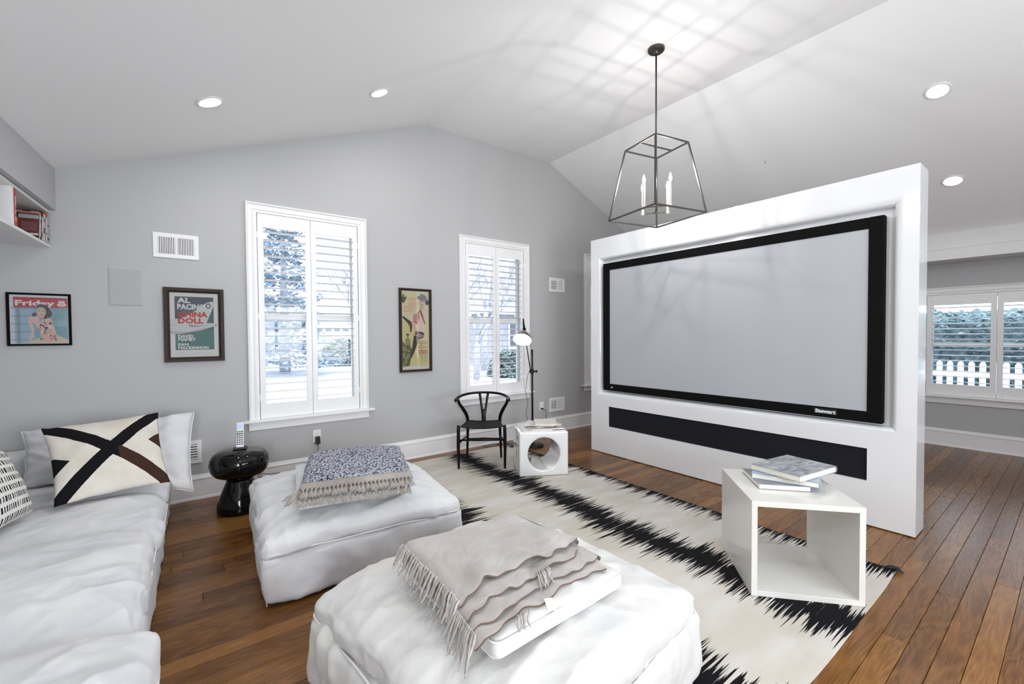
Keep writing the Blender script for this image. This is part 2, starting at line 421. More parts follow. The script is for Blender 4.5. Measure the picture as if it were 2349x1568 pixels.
def ring(sx, sy, z, r=0.05, n=6, wob=0.0, seed=0):
    pts = []
    for qx, qy, a0 in ((1, 1, 0), (-1, 1, 90), (-1, -1, 180), (1, -1, 270)):
        for k in range(n + 1):
            a = R(a0 + 90 * k / n); pts.append(Vector((qx * (sx / 2 - r) + r * cos(a), qy * (sy / 2 - r) + r * sin(a), z)))
    out = []
    for i, p in enumerate(pts):
        q = pts[(i + 1) % len(pts)]; m_ = max(1, int((q - p).length / 0.04))
        for k in range(m_):
            t = p.lerp(q, k / m_); t.z += wob * noise.noise(t * 5 + Vector((seed, 0, 0))); out.append(t)
    return out

def pillow(c00, c10, c11, c01, th, n=44, seed=0, amp=0.006, pinch=0.04, plump=0.5):
    """closed pillow spanned by four corners; uv = (s,t)"""
    c = [Vector(q) for q in (c00, c10, c11, c01)]
    nrm = (c[1] - c[0]).cross(c[3] - c[0]).normalized(); cen = sum(c, Vector()) / 4
    verts, faces, uvs = [], [], []
    def pos(i, j, side):
        s, t = i / n, j / n
        a, b = 2 * s - 1, 2 * t - 1
        s2 = 0.5 + a / 2 * (1 - pinch * (1 - b * b)); t2 = 0.5 + b / 2 * (1 - pinch * (1 - a * a))
        p = (c[0] * (1 - s2) + c[1] * s2) * (1 - t2) + (c[3] * (1 - s2) + c[2] * s2) * t2
        prof = max(0, (1 - abs(a) ** 2.4) * (1 - abs(b) ** 2.4)) ** plump
        h = th / 2 * prof
        w = amp * prof ** 0.4 * (1.4 * noise.noise(Vector((s * 5 + seed, t * 5, side))) + 0.8 * noise.noise(Vector((s * 12 + seed, t * 7, side))) + wrinkle((s, t, 0), [(Vector((.7, .7, 0)), .8), (Vector((-.8, .6, 0)), .8)], 17, seed + side))
        edge = 1 - prof ** 0.5
        p += nrm * (h + w) * side + nrm * edge * amp * 2 * noise.noise(Vector((s * 6 + seed, t * 6, 9)))
        return p
    idx = {}
    for side in (1, -1):
        for i in range(n + 1):
            for j in range(n + 1):
                if side == -1 and (i in (0, n) or j in (0, n)): idx[(i, j, -1)] = idx[(i, j, 1)]; continue
                idx[(i, j, side)] = len(verts); verts.append(pos(i, j, side))
        for i in range(n):
            for j in range(n):
                q = [(i, j), (i + 1, j), (i + 1, j + 1), (i, j + 1)]
                if side == -1: q = q[::-1]
                faces.append([idx[(a, b, side)] for a, b in q]); uvs += [(a / n, b / n) for a, b in q]
    mb = MB(); mb.v = [tuple(v) for v in verts]; mb.f = faces; mb.mi = [0] * len(faces); mb.uvs = uvs
    edge = [verts[idx[(i, 0, 1)]] for i in range(n)] + [verts[idx[(n, j, 1)]] for j in range(n)] + [verts[idx[(n - i, n, 1)]] for i in range(n)] + [verts[idx[(0, n - j, 1)]] for j in range(n)]
    return mb, edge
def add_uv(o, uvs):
    l = o.data.uv_layers.new(name='UVMap')
    for i, q in enumerate(uvs): l.data[i].uv = q

_tc = {}
def text_geo(s, size, bold=0.0, align='LEFT', sx=1.0, space=1.0):
    cu = bpy.data.curves.new('t', 'FONT'); cu.body = s; cu.size = size; cu.offset = bold; cu.align_x = align; cu.resolution_u = 2; cu.space_character = space
    o = bpy.data.objects.new('t', cu); C.objects.link(o); bpy.context.view_layer.update()
    me = o.to_mesh(); v = [(p.co.x * sx, p.co.y, 0) for p in me.vertices]; f = [tuple(p.vertices) for p in me.polygons]
    o.to_mesh_clear(); bpy.data.objects.remove(o); bpy.data.curves.remove(cu); return v, f

# ================================================================== room dimensions
W = 4.637; ZR = 3.857; XR = 2.295; XF = 4.2; SL = 0.393; SR = 0.444; NX = 7.5
BX = Vector((sin(R(3)), cos(R(3)), 0))      # run of the left wall and its bulkhead
def zl(x): return ZR + SL * (x - XR)
def zr(x): return ZR - SR * (x - XF)
def ceil_z(x): return zl(x) if x < XR else (ZR if x < XF else zr(x))
def left_x(x0, y): return x0 - (W - y) * math.tan(R(3))

# floor -------------------------------------------------------------
floor = MB().box((-1.9, BACK_Y, -0.12), (NX + 0.1, W + 0.05, -0.012)).build('floor', MT['subfloor']); struct(floor)
PW = 0.0905
row = 0; y = W - 0.012; nplank = 0; cache = {}
rest = MB()
while y > BACK_Y:
    y0 = y - PW; x = -1.5 - random.random() * 1.4
    while x < NX:
        L = random.choice((1.3, 1.5, 1.7, 1.9, 2.1, 2.4))
        x1 = min(x + L, NX - 0.012)
        g = 0.0009
        if x1 - x > 0.05:
            seen = y0 > 0.12 and x1 > -0.15 and nplank < 299
            if seen:
                key = round(x1 - x, 3)
                if key not in cache:
                    l = key; mb = MB(); e = 0.0012; a, b = g, PW - g
                    mb.add([(g, a, -.012), (l - g, a, -.012), (l - g, b, -.012), (g, b, -.012), (g, a, -e), (l - g, a, -e), (l - g, b, -e), (g, b, -e),
                            (g + e, a + e, 0), (l - g - e, a + e, 0), (l - g - e, b - e, 0), (g + e, b - e, 0)],
                           [(0, 1, 5, 4), (1, 2, 6, 5), (2, 3, 7, 6), (3, 0, 4, 7), (4, 5, 9, 8), (5, 6, 10, 9), (6, 7, 11, 10), (7, 4, 8, 11), (8, 9, 10, 11)])
                    cache[key] = mb.mesh('plank', MT['oak'])
                o = bpy.data.objects.new('plank', cache[key]); C.objects.link(o); o.parent = floor; o.location = (x, y0, 0); nplank += 1
            else: rest.box((x + g, y0 + g, -0.012), (x1 - g, y - g, 0))
        x = x1 if x1 < NX - 0.02 else NX + 1
    y = y0
if rest.v: tag(rest.build('plank', MT['oak'], floor), None, None, None, 'stuff')

# walls -------------------------------------------------------------
def wall_run(name, axis, plane, th, spans, holes, topf, mat):
    """vertical wall with rectangular holes. axis 'x': runs along x at y=plane, thickness away from the room"""
    mb = MB(); cuts = sorted(set([spans[0], spans[1]] + [h[0] for h in holes] + [h[1] for h in holes] + [k for k in topf[1] if spans[0] < k < spans[1]]))
    for a, b in zip(cuts, cuts[1:]):
        hs = [h for h in holes if h[0] <= a + 1e-6 and h[1] >= b - 1e-6]
        segs = []
        if hs: segs = [(0, hs[0][2], False), (hs[0][3], None, True)]
        else: segs = [(0, None, True)]
        for z0, z1, top in segs:
            za, zb = (topf[0](a), topf[0](b)) if top else (z1, z1)
            if axis == 'x': P = lambda t, z, k: (t, plane + k * th, z)
            else: P = lambda t, z, k: (plane + k * th, t, z)
            v = [P(a, z0, 0), P(b, z0, 0), P(b, zb, 0), P(a, za, 0), P(a, z0, 1), P(b, z0, 1), P(b, zb, 1), P(a, za, 1)]
            mb.add(v, [(0, 1, 2, 3), (7, 6, 5, 4), (0, 4, 5, 1), (1, 5, 6, 2), (2, 6, 7, 3), (3, 7, 4, 0)])
    o = mb.build(name, mat)
    me = o.data; bm = bmesh.new(); bm.from_mesh(me); bmesh.ops.recalc_face_normals(bm, faces=bm.faces); bm.to_mesh(me); bm.free()
    return struct(o)
WIN = [(0.462, 1.561), (2.695, 3.795), (4.894, 5.994)]
WZ0, WZ1 = 0.635, 2.64
wall_run('wall_front', 'x', W, 0.16, (-1.9, NX + 0.16), [(a + 0.085, b - 0.085, WZ0, WZ1 - 0.09) for a, b in WIN], (lambda x: ceil_z(x) + 0.02, (XR, XF)), MT['wall'])
RW = [(-1.27, 1.30)]
wall_run('wall_right', 'y', NX, 0.16, (BACK_Y, W), [(RW[0][0] + 0.09, RW[0][1] - 0.09, 0.63, 1.87)], (lambda t: 2.30, ()), MT['wall'])
wall_run('wall_back', 'x', BACK_Y, -0.16, (-1.9, NX + 0.16), [(-1.38, -0.46, 0.84, 2.26), (0.8, 3.8, 0.7, 2.3)], (lambda x: ceil_z(x) + 0.02, (XR, XF)), MT['wall'])
# left wall (turned three degrees) and the bulkhead above the shelf
def slab_left(x0, th, z0, z1f, name, mat):
    a = Vector((x0, W, 0)); b = Vector((left_x(x0, BACK_Y), BACK_Y, 0)); mb = MB()
    v = []
    for p, zf in ((a, 1), (b, 1)):
        for dx in (0, -th):
            v += [(p.x + dx, p.y, z0), (p.x + dx, p.y, z1f(p.x + dx))]
    mb.add(v, [(0, 1, 5, 4), (2, 6, 7, 3), (1, 3, 7, 5), (0, 4, 6, 2), (0, 2, 3, 1), (4, 5, 7, 6)]); return mb.build(name, mat)
struct(slab_left(-1.17, 0.12, 0, lambda x: 2.62, 'wall_left', MT['wall']))
struct(slab_left(-0.745, 0.44, 2.352, lambda x: zl(x), 'trim_1', paint('bulkhead_grey_paint', (0.47, 0.475, 0.485), 0.6)))
# ceiling: two slopes and a flat ridge strip
mb = MB()
prof = [(-2.0, zl(-2.0)), (XR, ZR), (XF, ZR), (7.12, zr(7.12))]
for (xa, za), (xb, zb) in zip(prof, prof[1:]):
    mb.add([(xa, BACK_Y, za), (xb, BACK_Y, zb), (xb, W, zb), (xa, W, za), (xa, BACK_Y, za + .1), (xb, BACK_Y, zb + .1), (xb, W, zb + .1), (xa, W, za + .1)],
           [(0, 3, 2, 1), (4, 5, 6, 7), (0, 1, 5, 4), (2, 3, 7, 6), (1, 2, 6, 5), (3, 0, 4, 7)])
struct(mb.build('ceiling', MT['ceiling']))
# dropped beam and soffit along the right wall
mb = MB(); pr = [(7.12, zr(7.12) + 0.02), (7.12, zr(7.12)), (7.065, 2.375), (7.045, 2.36), (7.045, 2.243), (NX, 2.243), (NX, zr(7.12) + 0.02)]
n = len(pr); v = [(a, BACK_Y, b) for a, b in pr] + [(a, W, b) for a, b in pr]
mb.add(v, [tuple(range(n)), tuple(range(2 * n - 1, n - 1, -1))] + [(i, n + i, n + (i + 1) % n, (i + 1) % n) for i in range(n)])
struct(mb.build('trim_2', paint('beam_paint', (0.66, 0.66, 0.66), 0.6)))
# baseboards
def baseboard(name, a, b, inward):
    a, b, inw = Vector(a), Vector(b), Vector(inward); pr = [(0, 0), (0.028, 0), (0.026, 0.016), (0.018, 0.02), (0.018, 0.165), (0.022, 0.172), (0.022, 0.182), (0.016, 0.188), (0.012, 0.205), (0.0, 0.21)]
    mb = MB(); n = len(pr); v = []
    for p in (a, b):
        v += [tuple(p + inw * (d + 0.0005) + Vector((0, 0, z + 0.0008))) for d, z in pr]
    mb.add(v, [tuple(range(n)), tuple(range(2 * n - 1, n - 1, -1))] + [(i, (i + 1) % n, n + (i + 1) % n, n + i) for i in range(n)])
    return struct(mb.build(name, MT['trim']))
baseboard('baseboard_front', (-1.17, W, 0), (NX, W, 0), (0, -1, 0))
baseboard('baseboard_right', (NX, W, 0), (NX, BACK_Y, 0), (-1, 0, 0))
baseboard('baseboard_left', (left_x(-1.17, BACK_Y) , BACK_Y, 0), (-1.17, W, 0), (1, 0, 0))
baseboard('baseboard_back', (-1.55, BACK_Y, 0), (NX, BACK_Y, 0), (0, 1, 0))

# windows with plantation shutters -----------------------------------
def casing_ring(x0, x1, z0, z1, w, prof, M, mb, bottom=False):
    """picture-frame moulding: prof = [(inset, height)...] outer -> inner, three sides (or four)"""
    def loop(ins): return [(x0 + ins, z0 + (ins if bottom else 0)), (x0 + ins, z1 - ins), (x1 - ins, z1 - ins), (x1 - ins, z0 + (ins if bottom else 0))]
    v = []
    for ins, h in prof:
        for (x, z) in loop(ins): v.append((x, -h, z))
    f = []
    for i in range(len(prof) - 1):
        for k in range(4 if bottom else 3):
            a = i * 4 + k; b = i * 4 + (k + 1) % 4; f.append((a, b, b + 4, a + 4))
    mb.add(v, f, 0, M)
def shutter_window(idx, M, width, z0, z1, panels, louver_n, sill=True, pane_rows=True, mullions=None, panel_gap=0.0, frame_w=0.088):
    """local frame: x along the wall, -y into the room, origin on the wall plane at the left casing edge"""
    root = empty('window_%d' % idx, M=M); struct(root)
    mb = MB()
    pr = [(0.0, 0.0), (0.0, 0.030), (0.010, 0.034), (0.016, 0.030), (0.018, 0.020), (0.050, 0.017), (0.054, 0.024), (0.062, 0.024), (0.066, 0.016), (frame_w, 0.016), (frame_w + 0.004, -0.10)]
    casing_ring(0, width, z0 - 0.001, z1, 0, pr, None, mb)
    mb.build('casing', MT['trim'], root, auto=30)
    MB().box((-0.05, -0.075, z0 - 0.024), (width + 0.05, 0.02, z0)).build('sill', MT['trim'], root, bevel=(0.006, 2))
    MB().box((-0.005, -0.022, z0 - 0.10), (width + 0.005, -0.0005, z0 - 0.0245)).build('apron', MT['trim'], root, bevel=(0.003, 1))
    ix0, ix1 = frame_w + 0.004, width - frame_w - 0.004; iz0, iz1 = z0 + 0.001, z1 - frame_w - 0.003
    pw = (ix1 - ix0) / panels; lz0, lz1 = iz0 + 0.135, iz1 - 0.125
    pitch = (lz1 - lz0) / louver_n
    stile = 0.048
    # louver shared mesh: thin ellipse section
    lw = pw - 2 * stile - 0.006; sec = [(-0.035, 0), (-0.02, 0.0042), (0.0, 0.0055), (0.02, 0.0042), (0.035, 0), (0.02, -0.0042), (0, -0.0055), (-0.02, -0.0042)]
    lm = MB(); v = [(0, a, b) for a, b in sec] + [(lw, a, b) for a, b in sec]
    lm.add(v, [tuple(range(7, -1, -1)), tuple(range(8, 16))] + [(i, (i + 1) % 8, 8 + (i + 1) % 8, 8 + i) for i in range(8)])
    lme = lm.mesh('louver', MT['shutter'], smooth=True); lme.set_sharp_from_angle(angle=R(40))
    for k in range(panels):
        a = ix0 + k * pw + 0.002; b = a + pw - 0.004
        fr = MB(); y0, y1 = -0.012, 0.020
        fr.box((a, y0, iz0), (a + stile, y1, iz1)); fr.box((b - stile, y0, iz0), (b, y1, iz1))
        fr.box((a + stile, y0, iz0), (b - stile, y1, lz0)); fr.box((a + stile, y0, lz1), (b - stile, y1, iz1))
        p = fr.build('shutter_panel', MT['shutter'], root, bevel=(0.0015, 1))
        for q in range(louver_n):
            o = bpy.data.objects.new('louver', lme); C.objects.link(o); o.parent = p
            o.location = (a + stile + 0.003, 0.006, lz0 + (q + 0.5) * pitch); o.rotation_euler = (R(-7), 0, 0)
        for hz in (iz0 + 0.2, iz0 + (iz1 - iz0) / 2, iz1 - 0.2):
            hx = a if k % 2 == 0 else b
            MB().box((hx - 0.004, y0 - 0.004, hz - 0.03), (hx + 0.004, y0 + 0.001, hz + 0.03)).build('hinge', MT['trim'], p)
    # reveal liner closes the slot between the shutters and the sash
    # sashes behind
    sb = MB(); sx0, sx1 = frame_w - 0.004, width - frame_w + 0.004; zm = (z0 + z1 - frame_w) / 2
    nb = panels // 2 if panels > 2 else 1
    mp = []
    sw = (sx1 - sx0) / nb
    for q in range(nb):
        A, B = sx0 + q * sw, sx0 + (q + 1) * sw
        for (za, zb, yy) in ((z0, zm + 0.02, 0.075), (zm - 0.02, z1 - frame_w, 0.105)):
            sb.box((A, yy, za), (A + 0.055, yy + 0.03, zb)); sb.box((B - 0.055, yy, za), (B, yy + 0.03, zb))
            sb.box((A + 0.055, yy, za), (B - 0.055, yy + 0.03, za + 0.05)); sb.box((A + 0.055, yy, zb - 0.042), (B - 0.055, yy + 0.03, zb))
            mp.append((A + 0.05, B - 0.05, za + 0.045, zb - 0.038, yy + 0.013))
    s_ = sb.build('sash', MT['trim'], root)
    for (a, b, za, zb, yy) in mp:
        MB().box((a, yy, za), (b, yy + 0.004, zb)).build('pane', MT['glass'], s_)
    return root
for i, (a, b) in enumerate(WIN):
    shutter_window(i + 1, Matrix.Translation((a, W, 0)), b - a, 0.637, WZ1, 2, 22)
# added unseen window behind the camera, framing the wide fill light
t5 = empty('window_5', (0.8, BACK_Y, 0)); struct(t5)
mb = MB(); mb.box((-.09, .001, .61), (3.09, .03, .70)); mb.box((-.09, .001, 2.30), (3.09, .03, 2.39)); mb.box((-.09, .001, .70), (0, .03, 2.30)); mb.box((3.00, .001, .70), (3.09, .03, 2.30)); mb.build('casing', MT['trim'], t5)
MB().box((-.12, -.02, .585), (3.12, .07, .609)).build('sill', MT['trim'], t5)
mb = MB()
for k in range(4): mb.box((k * .98, -.012, .70), (k * .98 + .06, .02, 2.30))
mb.build('mullion', MT['trim'], t5)
t6 = empty('window_6', (-1.38, BACK_Y, 0)); struct(t6)  # narrow unseen window, added around the second fill light
mb = MB(); mb.box((-.07, .001, .76), (1.0, .03, .84)); mb.box((-.07, .001, 2.26), (1.0, .03, 2.34)); mb.box((-.07, .001, .84), (0, .03, 2.26)); mb.box((.92, .001, .84), (1.0, .03, 2.26)); mb.build('casing', MT['trim'], t6)
MB().box((-.10, -.02, .735), (1.03, .06, .759)).build('sill', MT['trim'], t6)
MB().box((0, -.012, 1.53), (.92, .02, 1.57)).build('mullion', MT['trim'], t6)
# right wall: local x runs toward -y (into the picture's right)
Mr = Matrix.Translation((NX, RW[0][1], 0)) @ Matrix.Rotation(R(-90), 4, 'Z')
shutter_window(4, Mr, RW[0][1] - RW[0][0], 0.63, 1.955, 4, 15)

# ================================================================== freestanding screen wall
part = thing('media_wall', 'freestanding glossy white wall panel holding the big projection screen', 'partition', (3.94, 2.145, 0))
HY = 1.47
def plate_holes(mb, y0, y1, z0, z1, holes, x):
    ys = sorted({y0, y1} | {h[0] for h in holes} | {h[1] for h in holes}); zs = sorted({z0, z1} | {h[2] for h in holes} | {h[3] for h in holes})
    for a, b in zip(ys, ys[1:]):
        for c, d in zip(zs, zs[1:]):
            if any(h[0] <= a and h[1] >= b and h[2] <= c and h[3] >= d for h in holes): continue
            mb.add([(x, a, c), (x, a, d), (x, b, d), (x, b, c)], [(0, 1, 2, 3)])
mb = MB(); rec = (-1.385, 1.375, 0.683, 2.334); slot = (-1.203, 1.208, 0.327, 0.563); D = 0.238; zb = 0.008
plate_holes(mb, -HY, HY, zb, 2.535, [rec, slot], 0)
v = [(0, -HY, zb), (0, HY, zb), (0, HY, 2.535), (0, -HY, 2.535), (D, -HY, zb), (D, HY, zb), (D, HY, 2.535), (D, -HY, 2.535)]
mb.add(v, [(4, 7, 6, 5), (0, 4, 5, 1), (3, 2, 6, 7), (0, 3, 7, 4), (1, 5, 6, 2)])
def rings(mb, h, prof):
    v = []
    for ins, dep in prof: v += [(dep, h[0] + ins, h[2] + ins), (dep, h[1] - ins, h[2] + ins), (dep, h[1] - ins, h[3] - ins), (dep, h[0] + ins, h[3] - ins)]
    f = []
    for i in range(len(prof) - 1):
        for k in range(4): a = i * 4 + k; b = i * 4 + (k + 1) % 4; f.append((a, a + 4, b + 4, b))
    n = (len(prof) - 1) * 4; f.append((n, n + 3, n + 2, n + 1)); mb.add(v, f)
rings(mb, rec, [(0.052 * sin(t * pi / 16), 0.052 * (1 - cos(t * pi / 16))) for t in range(9)] + [(0.052, 0.068), (0.0521, 0.068)])
rings(mb, slot, [(0, 0), (0.0, 0.03)])
o = mb.build('wall_panel', MT['lacquer'], part, auto=35)
gm = MB().box((0.014, slot[0] + 0.001, slot[2] + 0.001), (0.029, slot[1] - 0.001, slot[3] - 0.001)); gm.build('speaker_grille', MT['grille'], part, bevel=(0.002, 1))

scr = thing('projection_screen', 'large wide projection screen with a thick matte black frame', 'screen', (3.94, 2.145, 0))
fo = (-1.287, 1.278, 0.753, 2.232); fi = (-1.198, 1.185, 0.832, 2.151)
mb = MB(); x0, x1 = -0.004, 0.060
for (a, b, c, d) in ((fo[0], fi[0], fo[2], fo[3]), (fi[1], fo[1], fo[2], fo[3]), (fi[0], fi[1], fo[2], fi[2]), (fi[0], fi[1], fi[3], fo[3])):
    mb.box((x0, a, c), (x1, b, d))
mb.build('frame', MT['black_frame'], scr, bevel=(0.006, 2))
MB().box((0.006, fi[0] - 0.004, fi[2] - 0.004), (0.02, fi[1] + 0.004, fi[3] + 0.004)).build('screen_surface', MT['screen'], scr)
mb = MB(); tv, tf = text_geo('Stewart', 0.038, 0.002, 'CENTER', 1.1)
Mt = Matrix(((0, 0, -1, -0.0075), (-1, 0, 0, -0.945), (0, 1, 0, 0.787), (0, 0, 0, 1)))
mb.box((-0.0072, -1.02, 0.778), (-0.0044, -0.87, 0.819), 0); mb.add(tv, tf, 1, Mt)
mb.build('badge', [MT['black_plastic'], flat('badge_silver', (0.62, 0.66, 0.70))], scr)
mb = MB().box((-0.0066, 1.135, 0.785), (-0.0042, 1.160, 0.803), 0); tv, tf = text_geo('JBL', 0.012, 0.0006, 'CENTER')
mb.add(tv, tf, 1, Matrix(((0, 0, -1, -0.0068), (-1, 0, 0, 1.1475), (0, 1, 0, 0.789), (0, 0, 0, 1)))); mb.build('badge', [flat('badge_grey', (0.30, 0.31, 0.33)), flat('badge_silver', (0.62, 0.66, 0.70))], scr)

# ================================================================== lantern pendant
LC = (3.285, 2.258)
lan = thing('lantern_pendant', 'tapered open metal lantern pendant with four lit candle bulbs', 'pendant light', (LC[0], LC[1], ZR), R(-11.4))
mb = MB().lathe([(0.0, 0.0), (0.07, 0.0), (0.07, -0.016), (0.062, -0.024), (0.02, -0.028), (0.012, -0.045), (0.0, -0.045)], 36); mb.build('canopy', MT['bronze'], lan, auto=35)
zt, zb_ = -0.835, -1.435; ht, hb = 0.183, 0.283
MB().tube([(0, 0, -0.03), (0, 0, zt - 0.006)], 0.0075, 12).build('rod', MT['bronze'], lan, smooth=True)
cy = [(-1, -1), (1, -1), (1, 1), (-1, 1)]
def bar(mb, a, b, w, M=None):
    a, b = Vector(a), Vector(b); t = (b - a).normalized(); up = Vector((0, 0, 1)) if abs(t.z) < .8 else Vector((1, 0, 0)); s_ = t.cross(up).normalized() * w / 2; u_ = s_.cross(t).normalized() * w / 2
    v = [a - s_ - u_, a + s_ - u_, a + s_ + u_, a - s_ + u_, b - s_ - u_, b + s_ - u_, b + s_ + u_, b - s_ + u_]
    return mb.add(v, [(0, 3, 2, 1), (4, 5, 6, 7), (0, 1, 5, 4), (1, 2, 6, 5), (2, 3, 7, 6), (3, 0, 4, 7)], 0, M)
for z_, h_, nm in ((zt, ht, 'top_frame'), (zb_, hb, 'bottom_frame')):
    mb = MB()
    for i in range(4): a = cy[i]; b = cy[(i + 1) % 4]; bar(mb, (a[0] * h_, a[1] * h_, z_), (b[0] * h_, b[1] * h_, z_), 0.0115)
    mb.build(nm, MT['bronze'], lan)
for a in cy: bar(MB(), (a[0] * ht, a[1] * ht, zt), (a[0] * hb, a[1] * hb, zb_), 0.0115).build('corner_post', MT['bronze'], lan)
bar(MB(), (-ht, 0, zt), (ht, 0, zt), 0.011).build('cross_bar', MT['bronze'], lan)
zc = -1.375
mb = MB(); cand = [(0.150 * cos(R(t + 11.4)), 0.150 * sin(R(t + 11.4))) for t in (-6, 84, 174, 264)]
MB().tube([(0, 0, zt), (0, 0, zc - 0.01)], 0.006, 10).build('stem', MT['bronze'], lan, smooth=True)
bar(mb, (*cand[0], zc), (*cand[1], zc), 0.010); bar(mb, (*cand[2], zc), (*cand[3], zc), 0.010)
bar(mb, ((cand[0][0] + cand[1][0]) / 2, (cand[0][1] + cand[1][1]) / 2, zc), ((cand[2][0] + cand[3][0]) / 2, (cand[2][1] + cand[3][1]) / 2, zc), 0.010); mb.build('candle_arms', MT['bronze'], lan)
for cx, cy_ in cand:
    ca = MB().lathe([(0, -0.014), (0.016, -0.014), (0.016, 0.012), (0.0115, 0.014), (0.0115, 0.198), (0.0, 0.198)], 20).build('candle', MT['candle'], lan, auto=35, loc=(cx, cy_, zc))
    MB().lathe([(0.0, 0.199), (0.007, 0.201), (0.012, 0.218), (0.013, 0.231), (0.009, 0.251), (0.003, 0.271), (0.0, 0.275)], 16).build('bulb', MT['bulb'], ca, smooth=True)
    l = bpy.data.lights.new('candle_light', 'POINT'); l.energy = BULB_POWER; l.color = (1, 0.98, 0.95); l.shadow_soft_size = 0.008
    lo = bpy.data.objects.new('candle_light', l); C.objects.link(lo); lo.parent = lan; lo.location = (cx, cy_, zc + 0.29)

# ================================================================== recessed ceiling lights
def can(x, y, slope, label, group=None):
    z_ = ceil_z(x); ang = math.atan(slope)
    t = thing('recessed_light', label, 'ceiling light', (x, y, z_), 0, group); t.rotation_euler = (0, -ang, 0)
    MB().lathe([(0.068, -0.001), (0.086, -0.001), (0.088, -0.004), (0.084, -0.008), (0.070, -0.009), (0.066, -0.004), (0.068, -0.001)], 40).build('trim_ring', MT['trim'], t, auto=40)
    MB().lathe([(0.0, -0.0015), (0.0665, -0.0015), (0.0665, -0.0045), (0.0, -0.006)], 40).build('lens', MT['can_glow'], t, smooth=True)
    l = bpy.data.lights.new('can_light', 'AREA'); l.shape = 'DISK'; l.size = 0.12; l.energy = CAN_POWER * (0.5 if x > 4 else 1.0); l.color = (1, 0.99, 0.97)
    lo = bpy.data.objects.new('can_light', l); C.objects.link(lo); lo.parent = t; lo.location = (0, 0, -0.012)
can(0.17, 3.653, SL, 'lit recessed ceiling light on the left slope, nearest the bookshelf')
can(1.377, 3.687, SL, 'lit recessed ceiling light on the left slope, nearest the ridge')
can(5.125, 0.778, -SR, 'bright recessed light high on the right slope, larger of the two')
can(6.258, 0.828, -SR, 'bright recessed light low on the right slope just right of the screen wall')
for x, y, s, lb in ((0.17, 1.35, SL, 'over the middle of the sofa, left slope'), (1.377, 1.35, SL, 'over the near ottoman, left slope'), (0.17, -1.0, SL, 'low on the left slope behind the camera'), (1.377, -1.0, SL, 'high on the left slope behind the camera'), (5.125, -1.3, -SR, 'on the right slope near the rear wall')):
    can(x, y, s, 'lit recessed ceiling light ' + lb)

# ================================================================== wall pictures, vents, outlets
def frame_pic(name, label, x0, x1, z0, z1, fw, mat, depth=0.022):
    w, h = x1 - x0, z1 - z0
    t = thing(name, label, 'picture', (x0, W - 0.002, z0)); mb = MB()
    pr = [(0, 0), (0, depth - 0.002), (0.002, depth), (fw * 0.6, depth), (fw, depth - 0.006), (fw, 0.004)]
    v = [];
    for ins, d in pr: v += [(ins, -d, ins), (w - ins, -d, ins), (w - ins, -d, h - ins), (ins, -d, h - ins)]
    f = []
    for i in range(len(pr) - 1):
        for k in range(4): a = i * 4 + k; b = i * 4 + (k + 1) % 4; f.append((a, b, b + 4, a + 4))
    f.append((3, 2, 1, 0)); mb.add(v, f); mb.build('frame', mat, t)
    MB().box((fw - 0.002, -0.0125, fw - 0.002), (w - fw + 0.002, -0.0115, h - fw + 0.002)).build('glass', MT['pic_glass'], t)
    return t, (fw, w - fw, fw, h - fw)
